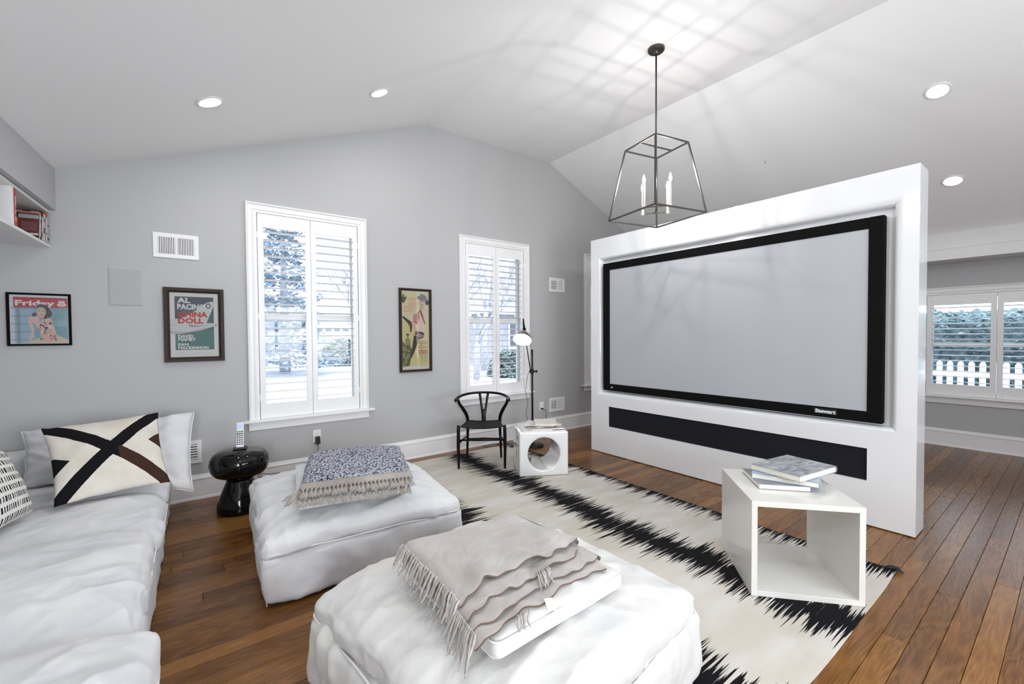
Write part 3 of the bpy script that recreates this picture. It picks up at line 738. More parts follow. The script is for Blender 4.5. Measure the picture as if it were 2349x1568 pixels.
class Print:
    """flat print: coloured shapes stacked a fraction of a millimetre apart, uv in 0..1"""
    def __init__(s, rect): s.r = rect; s.mb = MB(); s.mats = []; s.k = 0
    def mi(s, name, col):
        m = flat(name, col)
        if m not in s.mats: s.mats.append(m)
        return s.mats.index(m)
    def pt(s, u, v, y): x0, x1, z0, z1 = s.r; return (x0 + (x1 - x0) * u, y, z0 + (z1 - z0) * v)
    def lay(s): s.k += 1; return -0.005 - s.k * 0.00006
    def poly(s, pts, name, col):
        y = s.lay(); a = sum(p[0] * q[1] - q[0] * p[1] for p, q in zip(pts, pts[1:] + pts[:1]))
        if a < 0: pts = pts[::-1]
        s.mb.add([s.pt(u, v, y) for u, v in pts], [tuple(range(len(pts)))], s.mi(name, col))
    def rect(s, u0, v0, u1, v1, name, col): s.poly([(u0, v0), (u1, v0), (u1, v1), (u0, v1)], name, col)
    def ell(s, u, v, a, b, name, col, rot=0, n=20, a0=0, a1=360):
        pts = []
        for k in range(n + (a1 - a0 < 360)):
            t = R(a0 + (a1 - a0) * k / n); x, y = a * cos(t), b * sin(t); pts.append((u + x * cos(R(rot)) - y * sin(R(rot)), v + x * sin(R(rot)) + y * cos(R(rot))))
        s.poly(pts, name, col)
    def stroke(s, pts, w, name, col):
        L, Rr = [], []
        for i, p in enumerate(pts):
            a = pts[max(i - 1, 0)]; b = pts[min(i + 1, len(pts) - 1)]; dx, dy = b[0] - a[0], b[1] - a[1]; l = sqrt(dx * dx + dy * dy); ww = w[i] if hasattr(w, '__len__') else w
            L.append((p[0] - dy / l * ww / 2, p[1] + dx / l * ww / 2)); Rr.append((p[0] + dy / l * ww / 2, p[1] - dx / l * ww / 2))
        y = s.lay(); n = len(pts); mi = s.mi(name, col)
        s.mb.add([s.pt(*q, y) for q in L] + [s.pt(*q, y) for q in Rr], [(n + i, n + i + 1, i + 1, i) for i in range(n - 1)], mi)
    def text(s, t, u, v, hgt, name, col, bold=0.02, width=None, align='LEFT'):
        x0, x1, z0, z1 = s.r; tv, tf = text_geo(t, 1.0, bold); xs = [p[0] for p in tv]; ys = [p[1] for p in tv]
        cap = 0.70; sc = hgt * (z1 - z0) / cap; sx = sc if width is None else width * (x1 - x0) / (max(xs) - min(xs))
        ox = min(xs); y = s.lay(); X, _, Z = s.pt(u, v, 0)
        if align == 'CENTER': ox = (min(xs) + max(xs)) / 2
        s.mb.add([(X + (p[0] - ox) * sx, y, Z + p[1] * sc) for p in tv], tf, s.mi(name, col))
    def build(s, t): return s.mb.build('print', s.mats, t)

# magazine cover print, seated woman
t, rc = frame_pic('framed_picture', 'small black framed magazine cover of a woman in a floral dress headed Friday', -1.005, -0.679, 1.350, 1.733, 0.014, MT['black_frame'])
P = Print(rc); Wt = (0.74, 0.74, 0.73)
P.rect(0, 0, 1, 1, 'w1', (0.66, 0.68, 0.72)); P.rect(0.055, 0.01, 0.985, 0.95, 'teal', (0.20, 0.37, 0.42))
P.rect(0.06, 0.01, 0.40, 0.74, 'pale_blue', (0.33, 0.46, 0.58)); P.rect(0.11, 0.01, 0.17, 0.74, 'grey_green', (0.22, 0.32, 0.33)); P.rect(0.02, 0.01, 0.075, 0.93, 'w2', (0.60, 0.63, 0.72))
for k in range(5): P.rect(0.02, 0.08 + k * 0.16, 0.44, 0.092 + k * 0.16, 'slate', (0.14, 0.22, 0.28))
P.rect(0.72, 0.02, 0.97, 0.36, 'teal2', (0.15, 0.32, 0.38)); P.rect(0.80, 0.36, 0.96, 0.52, 'teal3', (0.24, 0.42, 0.48))
P.rect(0.065, 0.745, 0.985, 0.955, 'red', (0.47, 0.035, 0.05)); P.rect(0.35, 0.925, 0.95, 0.935, 'dkred', (0.12, 0.02, 0.03))
P.text('Friday', 0.09, 0.785, 0.105, 'w3', Wt, 0.035, 0.67)
P.ell(0.88, 0.815, 0.085, 0.028, 'w3', Wt); P.rect(0.825, 0.78, 0.935, 0.895, 'w3', Wt); P.rect(0.84, 0.80, 0.92, 0.86, 'pink', (0.72, 0.42, 0.38)); P.text('10', 0.857, 0.872, 0.015, 'slate', (0.14, 0.22, 0.28), 0, 0.05)
P.poly([(0.47, 0.01), (0.60, 0.01), (0.98, 0.01), (0.985, 0.07), (0.80, 0.17), (0.62, 0.20)], 'skin2', (0.60, 0.50, 0.36))
P.poly([(0.28, 0.01), (0.55, 0.01), (0.52, 0.12), (0.33, 0.07)], 'skin2', (0.60, 0.50, 0.36))
P.stroke([(0.35, 0.55), (0.33, 0.44), (0.37, 0.30), (0.36, 0.14), (0.30, 0.08)], [0.08, 0.065, 0.055, 0.05, 0.04], 'skin', (0.67, 0.47, 0.44))
P.poly([(0.30, 0.50), (0.36, 0.58), (0.46, 0.61), (0.62, 0.59), (0.67, 0.52), (0.68, 0.36), (0.60, 0.30), (0.46, 0.32), (0.40, 0.42)], 'skin', (0.67, 0.47, 0.44))
P.stroke([(0.64, 0.52), (0.69, 0.38), (0.74, 0.24), (0.66, 0.12)], [0.08, 0.07, 0.06, 0.05], 'skin', (0.67, 0.47, 0.44))
P.poly([(0.49, 0.44), (0.53, 0.50), (0.60, 0.46), (0.66, 0.47), (0.69, 0.38), (0.68, 0.28), (0.80, 0.17), (0.86, 0.11), (0.66, 0.03), (0.53, 0.05), (0.50, 0.20)], 'floral', (0.66, 0.40, 0.32))
rf = random.Random(3)
for k in range(34):
    v_ = rf.uniform(0.07, 0.47); u_ = rf.uniform(0.51, 0.68 if v_ > 0.2 else 0.80)
    c_ = [('navy', (0.02, 0.03, 0.12)), ('dteal', (0.06, 0.14, 0.17)), ('cream', (0.75, 0.68, 0.50)), ('orange', (0.70, 0.30, 0.17))][k % 4]
    P.ell(u_, v_, rf.uniform(.015, .035), rf.uniform(.012, .028), c_[0], c_[1], rf.uniform(0, 180), 9)
P.ell(0.56, 0.66, 0.115, 0.155, 'hair', (0.03, 0.03, 0.035)); P.ell(0.64, 0.62, 0.07, 0.085, 'hair', (0.03, 0.03, 0.035)); P.ell(0.41, 0.60, 0.05, 0.04, 'hair2', (0.06, 0.08, 0.12), 30)
P.rect(0.48, 0.52, 0.57, 0.62, 'skin3', (0.52, 0.38, 0.30)); P.ell(0.525, 0.655, 0.083, 0.105, 'face', (0.60, 0.47, 0.36)); P.ell(0.55, 0.78, 0.10, 0.036, 'hair3', (0.07, 0.08, 0.09), -4)
for du in (-0.035, 0.04): P.ell(0.52 + du, 0.672, 0.018, 0.006, 'brow', (0.12, 0.08, 0.06)); P.stroke([(0.50 + du, 0.692), (0.52 + du, 0.70), (0.545 + du, 0.692)], 0.006, 'brow', (0.12, 0.08, 0.06))
P.ell(0.525, 0.632, 0.009, 0.010, 'skin3', (0.52, 0.38, 0.30)); P.ell(0.525, 0.598, 0.026, 0.009, 'lips', (0.42, 0.07, 0.06)); P.stroke([(0.49, 0.44), (0.51, 0.50), (0.50, 0.54)], 0.010, 'dteal', (0.06, 0.14, 0.17))
for k in range(5): P.rect(0.74, 0.60 - k * 0.027, 0.90 - 0.012 * (k % 2), 0.606 - k * 0.027, 'slate', (0.14, 0.22, 0.28))
P.build(t)

# theatre poster
t, rc = frame_pic('framed_picture', 'walnut framed theatre poster with an aeroplane tail and red title lettering', -0.134, 0.284, 1.196, 1.824, 0.040, MT['walnut'], 0.028)
P = Print(rc); Wt = (0.72, 0.72, 0.69)
P.rect(0, 0, 1, 1, 'off_white', Wt); P.rect(0.10, 0.11, 0.90, 0.94, 'petrol', (0.08, 0.14, 0.16)); P.rect(0.10, 0.11, 0.90, 0.42, 'sea', (0.09, 0.20, 0.19)); P.rect(0.10, 0.78, 0.90, 0.94, 'petrol_dark', (0.075, 0.10, 0.13)); P.rect(0.10, 0.60, 0.22, 0.90, 'plum', (0.09, 0.08, 0.13))
g1_, g2_, g3_ = (0.62, 0.63, 0.62), (0.46, 0.48, 0.49), (0.30, 0.32, 0.33)
P.poly([(0.0, 0.36), (0.0, 0.59), (0.10, 0.59), (0.28, 0.62), (0.55, 0.74), (0.74, 0.85), (0.86, 0.875), (0.955, 0.87), (0.90, 0.80), (0.74, 0.53), (0.92, 0.53), (0.94, 0.49), (0.60, 0.43), (0.20, 0.36)], 'plane', g1_)
P.poly([(0.0, 0.41), (0.25, 0.385), (0.60, 0.435), (0.93, 0.49), (0.90, 0.475), (0.60, 0.41), (0.20, 0.36), (0.0, 0.36)], 'plane2', g2_)
P.poly([(0.38, 0.505), (0.44, 0.515), (0.92, 0.522), (0.95, 0.51), (0.66, 0.485), (0.44, 0.465), (0.38, 0.48)], 'plane3', g3_); P.poly([(0.42, 0.512), (0.94, 0.53), (0.93, 0.508), (0.64, 0.49), (0.46, 0.497)], 'plane', g1_)
for k in range(4): P.rect(0.01 + k * 0.035, 0.497, 0.025 + k * 0.035, 0.507, 'plane3', g3_)
P.stroke([(0.93, 0.52), (0.99, 0.52)], 0.004, 'plane3', g3_); P.ell(0.945, 0.49, 0.012, 0.014, 'hair', (0.03, 0.03, 0.035))
P.text('AL', 0.15, 0.845, 0.075, 'off_white', Wt, 0.045, 0.27); P.text('PACINO', 0.15, 0.745, 0.078, 'off_white', Wt, 0.045, 0.57); P.text('O', 0.73, 0.765, 0.078, 'plum2', (0.16, 0.16, 0.20), 0.045, 0.115)
P.text('CHINA', 0.16, 0.625, 0.078, 'title_red', (0.55, 0.045, 0.03), 0.045, 0.61); P.text('DOLL', 0.16, 0.527, 0.078, 'title_red', (0.55, 0.045, 0.03), 0.045, 0.52)
P.text('DAVID', 0.155, 0.30, 0.046, 'off_white', Wt, 0.045, 0.31); P.text('MAMET', 0.155, 0.252, 0.042, 'off_white', Wt, 0.045, 0.36)
P.text('PAM', 0.155, 0.172, 0.042, 'off_white', Wt, 0.045, 0.21); P.text('MACKINNON', 0.155, 0.122, 0.042, 'off_white', Wt, 0.045, 0.62)
P.rect(0.10, 0.075, 0.90, 0.077, 'line', (0.5, 0.45, 0.42)); P.rect(0.14, 0.065, 0.86, 0.068, 'line', (0.5, 0.45, 0.42)); P.rect(0.12, 0.035, 0.90, 0.039, 'line2', (0.35, 0.38, 0.40))
P.build(t)

# tall western film insert (generic drawing)
t, rc = frame_pic('framed_picture', 'tall narrow black framed yellow film poster of a man holding a revolver', 1.920, 2.312, 0.994, 1.943, 0.026, MT['walnut'], 0.03)
P = Print(rc); Ye = (0.60, 0.53, 0.25)
P.rect(0, 0, 1, 1, 'cream_w', (0.64, 0.60, 0.52)); P.rect(0.02, 0.045, 0.99, 0.995, 'yellow', Ye); P.rect(0.02, 0.62, 0.99, 0.995, 'yellow2', (0.62, 0.57, 0.36))
ol = ('olive', (0.10, 0.10, 0.045)); ol2 = ('olive2', (0.26, 0.25, 0.12))
P.poly([(0.03, 0.045), (0.27, 0.045), (0.32, 0.14), (0.38, 0.24), (0.30, 0.30), (0.22, 0.33), (0.10, 0.33), (0.03, 0.37)], *ol)
for (a, b, c, d) in ((.12, .08, .08, .03), (.22, .17, .07, .03), (.09, .19, .05, .035), (.25, .24, .05, .02), (.15, .13, .06, .02), (.08, .27, .04, .03), (.19, .285, .09, .035)): P.ell(a, b, c, d, *ol2, rf.uniform(-50, 50), 10)
for (a, b) in ((.13, .075), (.22, .12), (.10, .23), (.27, .26)): P.ell(a, b, .03, .012, *ol, 20, 8)
P.poly([(0.12, 0.30), (0.13, 0.39), (0.20, 0.41), (0.30, 0.39), (0.34, 0.28), (0.28, 0.27)], *ol2); P.rect(0.16, 0.26, 0.29, 0.31, *ol); P.ell(0.215, 0.435, 0.045, 0.024, *ol2); P.ell(0.215, 0.447, 0.06, 0.014, *ol)
P.ell(0.08, 0.935, 0.035, 0.018, *ol); P.poly([(0.02, 0.91), (0.05, 0.925), (0.12, 0.92), (0.17, 0.89), (0.13, 0.86), (0.10, 0.84), (0.03, 0.85)], *ol); P.stroke([(0.14, 0.90), (0.19, 0.92)], 0.03, *ol)
for k, (a, b) in enumerate(((.22, .52), (.24, .54), (.33, .45), (.20, .56), (.22, .55), (.08, .50), (.06, .54), (.10, .42), (.06, .40))):
    P.rect(a, 0.903 - k * 0.021, b, 0.909 - k * 0.021, 'poster_pink', (0.62, 0.28, 0.20))
    P.rect(a + 0.02, 0.899 - k * 0.021, b - 0.03, 0.902 - k * 0.021, 'poster_pink2', (0.60, 0.40, 0.26))
br = ('trouser', (0.055, 0.03, 0.025))
P.poly([(0.30, 0.13), (0.36, 0.26), (0.44, 0.43), (0.70, 0.43), (0.60, 0.36), (0.50, 0.27), (0.38, 0.17)], *br)
P.poly([(0.50, 0.46), (0.47, 0.55), (0.50, 0.68), (0.62, 0.75), (0.78, 0.78), (0.97, 0.77), (0.96, 0.68), (0.84, 0.60), (0.82, 0.46)], 'shirt', (0.66, 0.47, 0.38))
P.poly([(0.47, 0.60), (0.50, 0.70), (0.63, 0.75), (0.64, 0.66), (0.56, 0.57)], 'shirt_red', (0.42, 0.13, 0.10)); P.poly([(0.60, 0.55), (0.70, 0.66), (0.84, 0.60), (0.82, 0.47), (0.62, 0.47)], 'shirt_pale', (0.70, 0.56, 0.45))
P.stroke([(0.66, 0.76), (0.76, 0.68), (0.84, 0.58)], 0.03, *br)
P.stroke([(0.48, 0.70), (0.45, 0.62), (0.44, 0.54)], [0.10, 0.09, 0.10], 'shirt_red2', (0.52, 0.26, 0.20)); P.ell(0.47, 0.55, 0.08, 0.032, 'hand', (0.66, 0.45, 0.36), -30)
P.poly([(0.02, 0.665), (0.06, 0.68), (0.34, 0.61), (0.38, 0.56), (0.35, 0.48), (0.31, 0.47), (0.29, 0.55), (0.20, 0.60)], 'gun', (0.045, 0.035, 0.03)); P.ell(0.30, 0.575, 0.05, 0.02, 'gun2', (0.12, 0.07, 0.05), -35)
P.poly([(0.46, 0.43), (0.50, 0.49), (0.82, 0.47), (0.80, 0.41), (0.70, 0.395)], 'belt', (0.10, 0.035, 0.03)); P.poly([(0.46, 0.43), (0.49, 0.455), (0.80, 0.44), (0.78, 0.41)], 'belt2', (0.24, 0.15, 0.14)); P.rect(0.62, 0.415, 0.71, 0.452, 'cream_w', (0.64, 0.60, 0.52)); P.rect(0.64, 0.423, 0.69, 0.444, *br)
P.rect(0.68, 0.775, 0.82, 0.84, 'neck', (0.56, 0.36, 0.28)); P.ell(0.75, 0.855, 0.10, 0.062, 'face2', (0.66, 0.44, 0.36)); P.ell(0.93, 0.86, 0.07, 0.035, 'hat_dark', (0.03, 0.035, 0.04))
P.ell(0.76, 0.905, 0.20, 0.026, 'hat', (0.16, 0.18, 0.19), -5); P.ell(0.78, 0.925, 0.13, 0.040, 'hat2', (0.22, 0.24, 0.26), -6)
for du in (-0.045, 0.035): P.ell(0.74 + du, 0.868, 0.018, 0.005, *br)
P.ell(0.735, 0.825, 0.030, 0.004, *br); P.ell(0.735, 0.845, 0.010, 0.012, 'neck', (0.56, 0.36, 0.28))
for k, s_ in enumerate(('PAUL NEWMAN', 'FREDRIC MARCH', 'RICHARD BOONE', 'DIANE CILENTO')): P.text(s_, 0.56, 0.352 - k * 0.028, 0.017, 'poster_pink' if k % 2 == 0 else 'poster_green', (0.62, 0.28, 0.20) if k % 2 == 0 else (0.18, 0.25, 0.18), 0.01, 0.38)
P.rect(0.61, 0.195, 0.93, 0.245, 'box_red', (0.30, 0.05, 0.03)); P.rect(0.635, 0.203, 0.905, 0.237, 'yellow3', (0.66, 0.50, 0.32)); P.text('HOMBRE', 0.66, 0.209, 0.021, 'box_red', (0.30, 0.05, 0.03), 0.03, 0.22)
for k in range(5): P.rect(0.62 + 0.03 * k, 0.172 - k * 0.020, 0.93, 0.177 - k * 0.020, 'olive2', (0.26, 0.25, 0.12))
P.build(t)

# wall speaker
t = thing('wall_speaker', 'flush square pale grey in-wall speaker grille', 'speaker', (-0.465, W, 1.664))
mb = MB(); mb.box((0, -0.008, 0), (0.202, -0.0006, 0.296)); mb.build('frame', flat('speaker_grey', (0.50, 0.505, 0.51)), t, bevel=(0.003, 2))
m = Mat('perforated_grey_grille', (0.42, 0.425, 0.43), 0.7); x, y, z = m.xyz(m.coord()); m.bump((x * 1900).sin() * (z * 1900).sin(), 0.3, 0.001); MT['perf'] = m.m
MB().box((0.006, -0.0105, 0.006), (0.196, -0.0075, 0.290)).build('grille', MT['perf'], t, bevel=(0.001, 1))

def register(label, x0, x1, z0, z1, cols, vertical, split=True):
    w, h = x1 - x0, z1 - z0; t = thing('air_register', label, 'air vent', (x0, W, z0)); mg = 0.032
    fr = MB(); d = -0.010
    fr.box((0, d, 0), (w, -0.0006, mg)); fr.box((0, d, h - mg), (w, -0.0006, h)); fr.box((0, d, mg), (mg, -0.0006, h - mg)); fr.box((w - mg, d, mg), (w, -0.0006, h - mg))
    mid = w / 2
    if split: fr.box((mid - 0.008, d, mg), (mid + 0.008, -0.0006, h - mg))
    fr.build('frame', MT['trim'], t)
    MB().box((mg, -0.0016, mg), (w - mg, -0.0008, h - mg)).build('opening', MT['dark'], t)
    sides = [(mg, mid - 0.008), (mid + 0.008, w - mg)] if split else [(mg, w - mg)]
    for si, (a, b) in enumerate(sides):
        v_ = vertical[si]; n = cols[si]
        for k in range(n):
            f = (k + 0.5) / n
            if v_: c = a + (b - a) * f; hw = (b - a) / n * 0.30; mbb = MB().box((c - hw, -0.0095, mg), (c + hw, -0.003, h - mg))
            else: c = mg + (h - 2 * mg) * f; hw = (h - 2 * mg) / n * 0.30; mbb = MB().box((a, -0.0095, c - hw), (b, -0.003, c + hw))
            mbb.build('slat', MT['trim'], t)
    MB().box((w - mg + 0.010, d - 0.006, h * 0.4), (w - mg + 0.014, d, h * 0.62)).build('damper_lever', MT['white_plastic'], t)
    return t
register('white two-part air vent high on the wall above the theatre poster', -0.191, 0.113, 2.070, 2.274, (10, 10), (True, True))
register('small white air vent high on the wall right of the second window', 4.178, 4.477, 2.027, 2.226, (6, 9), (False, True))
register('small white air vent low on the wall beside the lamp outlet', 4.168, 4.467, 0.297, 0.495, (6, 9), (False, True))
register('white air vent low on the wall partly behind the big white pillow', -0.20, 0.103, 0.316, 0.512, (6, 6), (False, False))

def outlet(label, x0, z0, plug):
    t = thing('power_outlet', label, 'outlet', (x0, W, z0)); w, h = 0.075, 0.125
    MB().box((0, -0.007, 0), (w, -0.0006, h)).build('cover_plate', MT['white_plastic'], t, bevel=(0.002, 2))
    for zc_ in (0.038, 0.088):
        MB().box((w / 2 - 0.017, -0.0095, zc_ - 0.015), (w / 2 + 0.017, -0.0065, zc_ + 0.015)).build('socket', MT['white_plastic'], t, bevel=(0.003, 1))
        mb = MB()
        for dx in (-0.007, 0.005): mb.box((w / 2 + dx, -0.0100, zc_ - 0.004), (w / 2 + dx + 0.0022, -0.0094, zc_ + 0.006))
        mb.build('slots', MT['dark'], t)
    return t
outlet('white power outlet holding a black adapter, below the first window', 1.006, 0.345, True)
outlet('white power outlet with a black plug, left of the low air vent', 3.985, 0.335, True)
t = thing('power_adapter', 'black plug-in power adapter hanging from the outlet below the first window', 'adapter', (1.045, W - 0.012, 0.345))
MB().box((-0.022, -0.034, -0.012), (0.022, 0, 0.062)).build('body', MT['black_plastic'], t, bevel=(0.006, 2))
MB().tube([(0, -0.018, -0.012), (0, -0.018, -0.030)], [0.006, 0.0035], 8).build('strain_relief', MT['black_plastic'], t, smooth=True)
def spline(pts, n=10):
    pts = [Vector(p) for p in pts]; out = []
    for i in range(len(pts) - 1):
        p0, p1, p2, p3 = pts[max(i - 1, 0)], pts[i], pts[i + 1], pts[min(i + 2, len(pts) - 1)]
        for k in range(n):
            t_ = k / n; out.append(0.5 * ((2 * p1) + (p2 - p0) * t_ + (2 * p0 - 5 * p1 + 4 * p2 - p3) * t_ ** 2 + (3 * p1 - p0 - 3 * p2 + p3) * t_ ** 3))
    out.append(pts[-1]); return out
cord = MB().tube(spline([(1.045, 4.605, 0.312), (1.04, 4.59, 0.27), (0.98, 4.57, 0.19), (0.88, 4.54, 0.13), (0.76, 4.42, 0.14), (0.66, 4.32, 0.19), (0.55, 4.24, 0.22), (0.49, 4.20, 0.25), (0.475, 4.195, 0.225), (0.50, 4.20, 0.215), (0.485, 4.19, 0.25), (0.43, 4.17, 0.272)]), 0.0028, 6).build('power_cord', MT['black_plastic'], smooth=True)
cord.parent = t; cord.matrix_parent_inverse = Matrix.Translation((-1.045, -(W - 0.012), -0.345))

# ================================================================== mushroom stool + remote
t = thing('mushroom_stool', 'glossy black ceramic mushroom-shaped stool by the left window', 'stool', (0.34, 4.13, 0))
MB().lathe([(0, 0.0), (0.150, 0.0), (0.160, 0.006), (0.166, 0.03), (0.160, 0.07), (0.142, 0.13), (0.118, 0.19), (0.098, 0.24), (0.088, 0.285), (0, 0.285)], 56).build('base', MT['black_gloss'], t, smooth=True)
MB().lathe([(0, 0.276), (0.09, 0.277), (0.145, 0.285), (0.182, 0.305), (0.203, 0.340), (0.210, 0.385), (0.204, 0.430), (0.186, 0.462), (0.155, 0.482), (0.10, 0.493), (0.04, 0.4965), (0, 0.497)], 56).build('cap', MT['black_gloss'], t, smooth=True)
t = thing('remote_control', 'silver remote control standing in a black cradle on the black stool', 'remote', (0.345, 4.135, 0.4975), R(-12))
MB().box((-0.045, -0.05, 0), (0.045, 0.045, 0.010)).build('cradle', MT['black_plastic'], t, bevel=(0.004, 2))
Mr_ = Matrix.Translation((0, -0.005, 0.009)) @ Matrix.Rotation(R(-12), 4, 'X')
MB().box((-0.027, -0.011, 0), (0.027, 0.011, 0.205), 0, Mr_).build('handset', MT['grey_plastic'], t, bevel=(0.004, 2))
MB().box((-0.017, -0.0122, 0.155), (0.017, -0.0108, 0.188), 0, Mr_).build('display', MT['lcd'], t)
for k in range(8):
    zz = 0.142 - k * 0.0165
    for dx in (-0.015, 0, 0.015):
        bw = 0.005 if k != 2 else 0.0065
        MB().box((dx - bw, -0.0130, zz - 0.0045), (dx + bw, -0.0108, zz + 0.0045), 0, Mr_).build('button', MT['dark'] if k != 0 else MT['grey_plastic'], t)

# ================================================================== rug
RX, RY, RWd, RLn = 1.56, 0.64, 1.755, 3.82
t = thing('area_rug', 'cream flatweave rug with jagged black stripes across the dark floor', 'rug', (RX, RY, 0.0006))
mb = MB(); nx_, ny_ = 36, 78; v = []
for top in (0, 1):
    for i in range(nx_ + 1):
        for j in range(ny_ + 1):
            x, y = i / nx_ * RWd, j / ny_ * RLn
            e = 0.012 * noise.noise(Vector((x * 2, y * 1.3, 3)))
            if j == 0: y += e * 1.5
            if j == ny_: y += e
            if i == nx_: x += 0.012 * noise.noise(Vector((y * 1.7, 0, 8)))
            z_ = 0.005 + 0.0016 * noise.noise(Vector((x * 4, y * 4, 1))) if top else 0.0
            v.append((x, y, z_))
o_ = (nx_ + 1) * (ny_ + 1); f = []; I = lambda i, j: i * (ny_ + 1) + j
for i in range(nx_):
    for j in range(ny_): f.append((o_ + I(i, j), o_ + I(i + 1, j), o_ + I(i + 1, j + 1), o_ + I(i, j + 1))); f.append((I(i, j), I(i, j + 1), I(i + 1, j + 1), I(i + 1, j)))
for i in range(nx_): f.append((I(i, 0), I(i + 1, 0), o_ + I(i + 1, 0), o_ + I(i, 0))); f.append((I(i + 1, ny_), I(i, ny_), o_ + I(i, ny_), o_ + I(i + 1, ny_)))
for j in range(ny_): f.append((I(0, j + 1), I(0, j), o_ + I(0, j), o_ + I(0, j + 1))); f.append((I(nx_, j), I(nx_, j + 1), o_ + I(nx_, j + 1), o_ + I(nx_, j)))
mb.add(v, f); mb.build('weave', MT['rug'], t, smooth=False)
mb = MB()
for k in range(11):
    a = R(-110 + k * 22 + random.uniform(-6, 6)); L = random.uniform(0.03, 0.055)
    mb.tube([(RWd - 0.01, 0.02, 0.012), (RWd - 0.01 + cos(a) * L * .5, 0.02 + sin(a) * L * .5, 0.020), (RWd - 0.01 + cos(a) * L, 0.02 + sin(a) * L, 0.006)], [0.005, 0.004, 0.002], 6)
mb.build('corner_tassel', MT['dark'], t, smooth=True)
mb = MB()
for k in range(9):
    a = R(-60 + k * 22); mb.tube([(RWd - 0.16, RLn - 0.01, 0.010), (RWd - 0.16 + cos(a) * .02, RLn + sin(a) * .02, 0.016), (RWd - 0.16 + cos(a) * .045, RLn + sin(a) * .04, 0.006)], [0.004, 0.003, 0.0015], 6)
mb.build('corner_tassel', MT['dark'], t, smooth=True)

# ================================================================== cube tables and books
RZ = 0.0072
t = thing('cube_table', 'off-white open-ended cube side table in the foreground holding three art books', 'side table')
xd = Vector((.662, -.750, 0)); yd = Vector((.750, .662, 0)); fl_ = Vector((2.385, 1.053, RZ))
t.location = fl_ + xd * .2665 + yd * .287; t.rotation_euler = (0, 0, math.atan2(-.750, .662)); CT = t.matrix_basis.copy() if False else None
w2, d2, th_, H_ = .2665, .287, .029, .508
mb = MB(); op = [(-w2, 0), (w2, 0), (w2, H_), (-w2, H_)]; ip = [(-w2 + th_, th_), (w2 - th_, th_), (w2 - th_, H_ - th_), (-w2 + th_, H_ - th_)]
v = [(x, -d2, z) for x, z in op] + [(x, d2, z) for x, z in op] + [(x, -d2, z) for x, z in ip] + [(x, d2, z) for x, z in ip]
f = []
for i in range(4):
    j = (i + 1) % 4; f += [(i, 4 + i, 4 + j, j), (8 + i, 8 + j, 12 + j, 12 + i), (i, j, 8 + j, 8 + i), (4 + i, 12 + i, 12 + j, 4 + j)]
mb.add(v, f); mb.build('cube_shell', MT['cube_white'], t, bevel=(0.0015, 2))

def book(label, cat, w, d, th, cov, loc, rz, group=None, hard=True, spine='x', title=None):
    """pages show on -x and -y sides, spine on +x"""
    t = thing('book' if hard else 'magazine', label, cat, loc, rz, group); c = 0.0028 if hard else 0.0006; o_ = 0.004 if hard else 0.0
    mb = MB()
    mb.box((-w / 2, -d / 2, 0), (w / 2, d / 2, c)); mb.box((-w / 2, -d / 2, th - c), (w / 2, d / 2, th))
    n = 8; pr = [(w / 2 - 0.001 + 0.007 * sin(pi * k / n), c * 0.5 + (th - c) * k / n) for k in range(n + 1)]
    v = [(a, -d / 2, b) for a, b in pr] + [(a, d / 2, b) for a, b in pr] + [(w / 2 - 0.004, -d / 2, b) for a, b in pr] + [(w / 2 - 0.004, d / 2, b) for a, b in pr]
    m_ = n + 1; f = []
    for k in range(n): f += [(k, m_ + k, m_ + k + 1, k + 1), (2 * m_ + k, 2 * m_ + k + 1, 3 * m_ + k + 1, 3 * m_ + k), (k, k + 1, 2 * m_ + k + 1, 2 * m_ + k), (m_ + k, 3 * m_ + k, 3 * m_ + k + 1, m_ + k + 1)]
    mb.add(v, f); mb.build('cover', MT[cov], t)
    MB().box((-w / 2 + o_, -d / 2 + o_, c), (w / 2 - 0.005, d / 2 - o_, th - c)).build('pages', MT['paper'], t)
    if title:
        s_, sz, u_, v_, ang, col = title; tv, tf = text_geo(s_, sz, 0.0)
        MB().add(tv, tf, 0, Matrix.Translation((u_, v_, th + 0.0004)) @ Matrix.Rotation(R(ang), 4, 'Z')).build('title', flat('title_' + col[0], col[1]), t)
    return t
tz = RZ + H_
book('slate-covered art book at the bottom of the stack on the cube table', 'book', .27, .300, .030, 'cov_grey', (2.80, 1.105, tz + .0005), R(-49.2), 'art books stacked on the cube table')
book('blue-covered art book in the middle of the stack on the cube table', 'book', .335, .235, .030, 'cov_blue', (2.835, 1.062, tz + .0312), R(-71), 'art books stacked on the cube table')
book('art book with grey seascape cover and dark red spine, topmost on the cube table', 'book', .385, .285, .036, 'cov_sea', (2.905, 1.046, tz + .0618), R(-8.7), 'art books stacked on the cube table')

t = thing('ceramic_cube_table', 'small glossy white cube stool with a big round hole beside the chair', 'side table', (2.926, 3.403, RZ), R(-29.1))
mb = MB(); n = 64; wx, dy, hz, rh, cz = .247, .218, .438, .163, .218; v = []
def sqp(a):
    c_, s_ = cos(a), sin(a); k = 1 / max(abs(c_) / wx, abs(s_) / (hz / 2)); return c_ * k, cz + 0.001 + s_ * k
ac = sorted([2 * pi * k / n for k in range(n)] + [math.atan2(sy * hz / 2, sx * wx) % (2 * pi) for sx in (1, -1) for sy in (1, -1)])
n = len(ac)
for yy in (-dy, dy):
    for a in ac: x, z = sqp(a); v.append((x, yy, z))
    for a in ac: v.append((rh * cos(a), yy, cz + rh * sin(a)))
f = []
for i in range(n):
    j = (i + 1) % n; A, Bq = 0, 2 * n
    f += [(A + i, A + j, A + n + j, A + n + i), (Bq + i, Bq + n + i, Bq + n + j, Bq + j), (A + i, Bq + i, Bq + j, A + j), (A + n + i, A + n + j, Bq + n + j, Bq + n + i)]
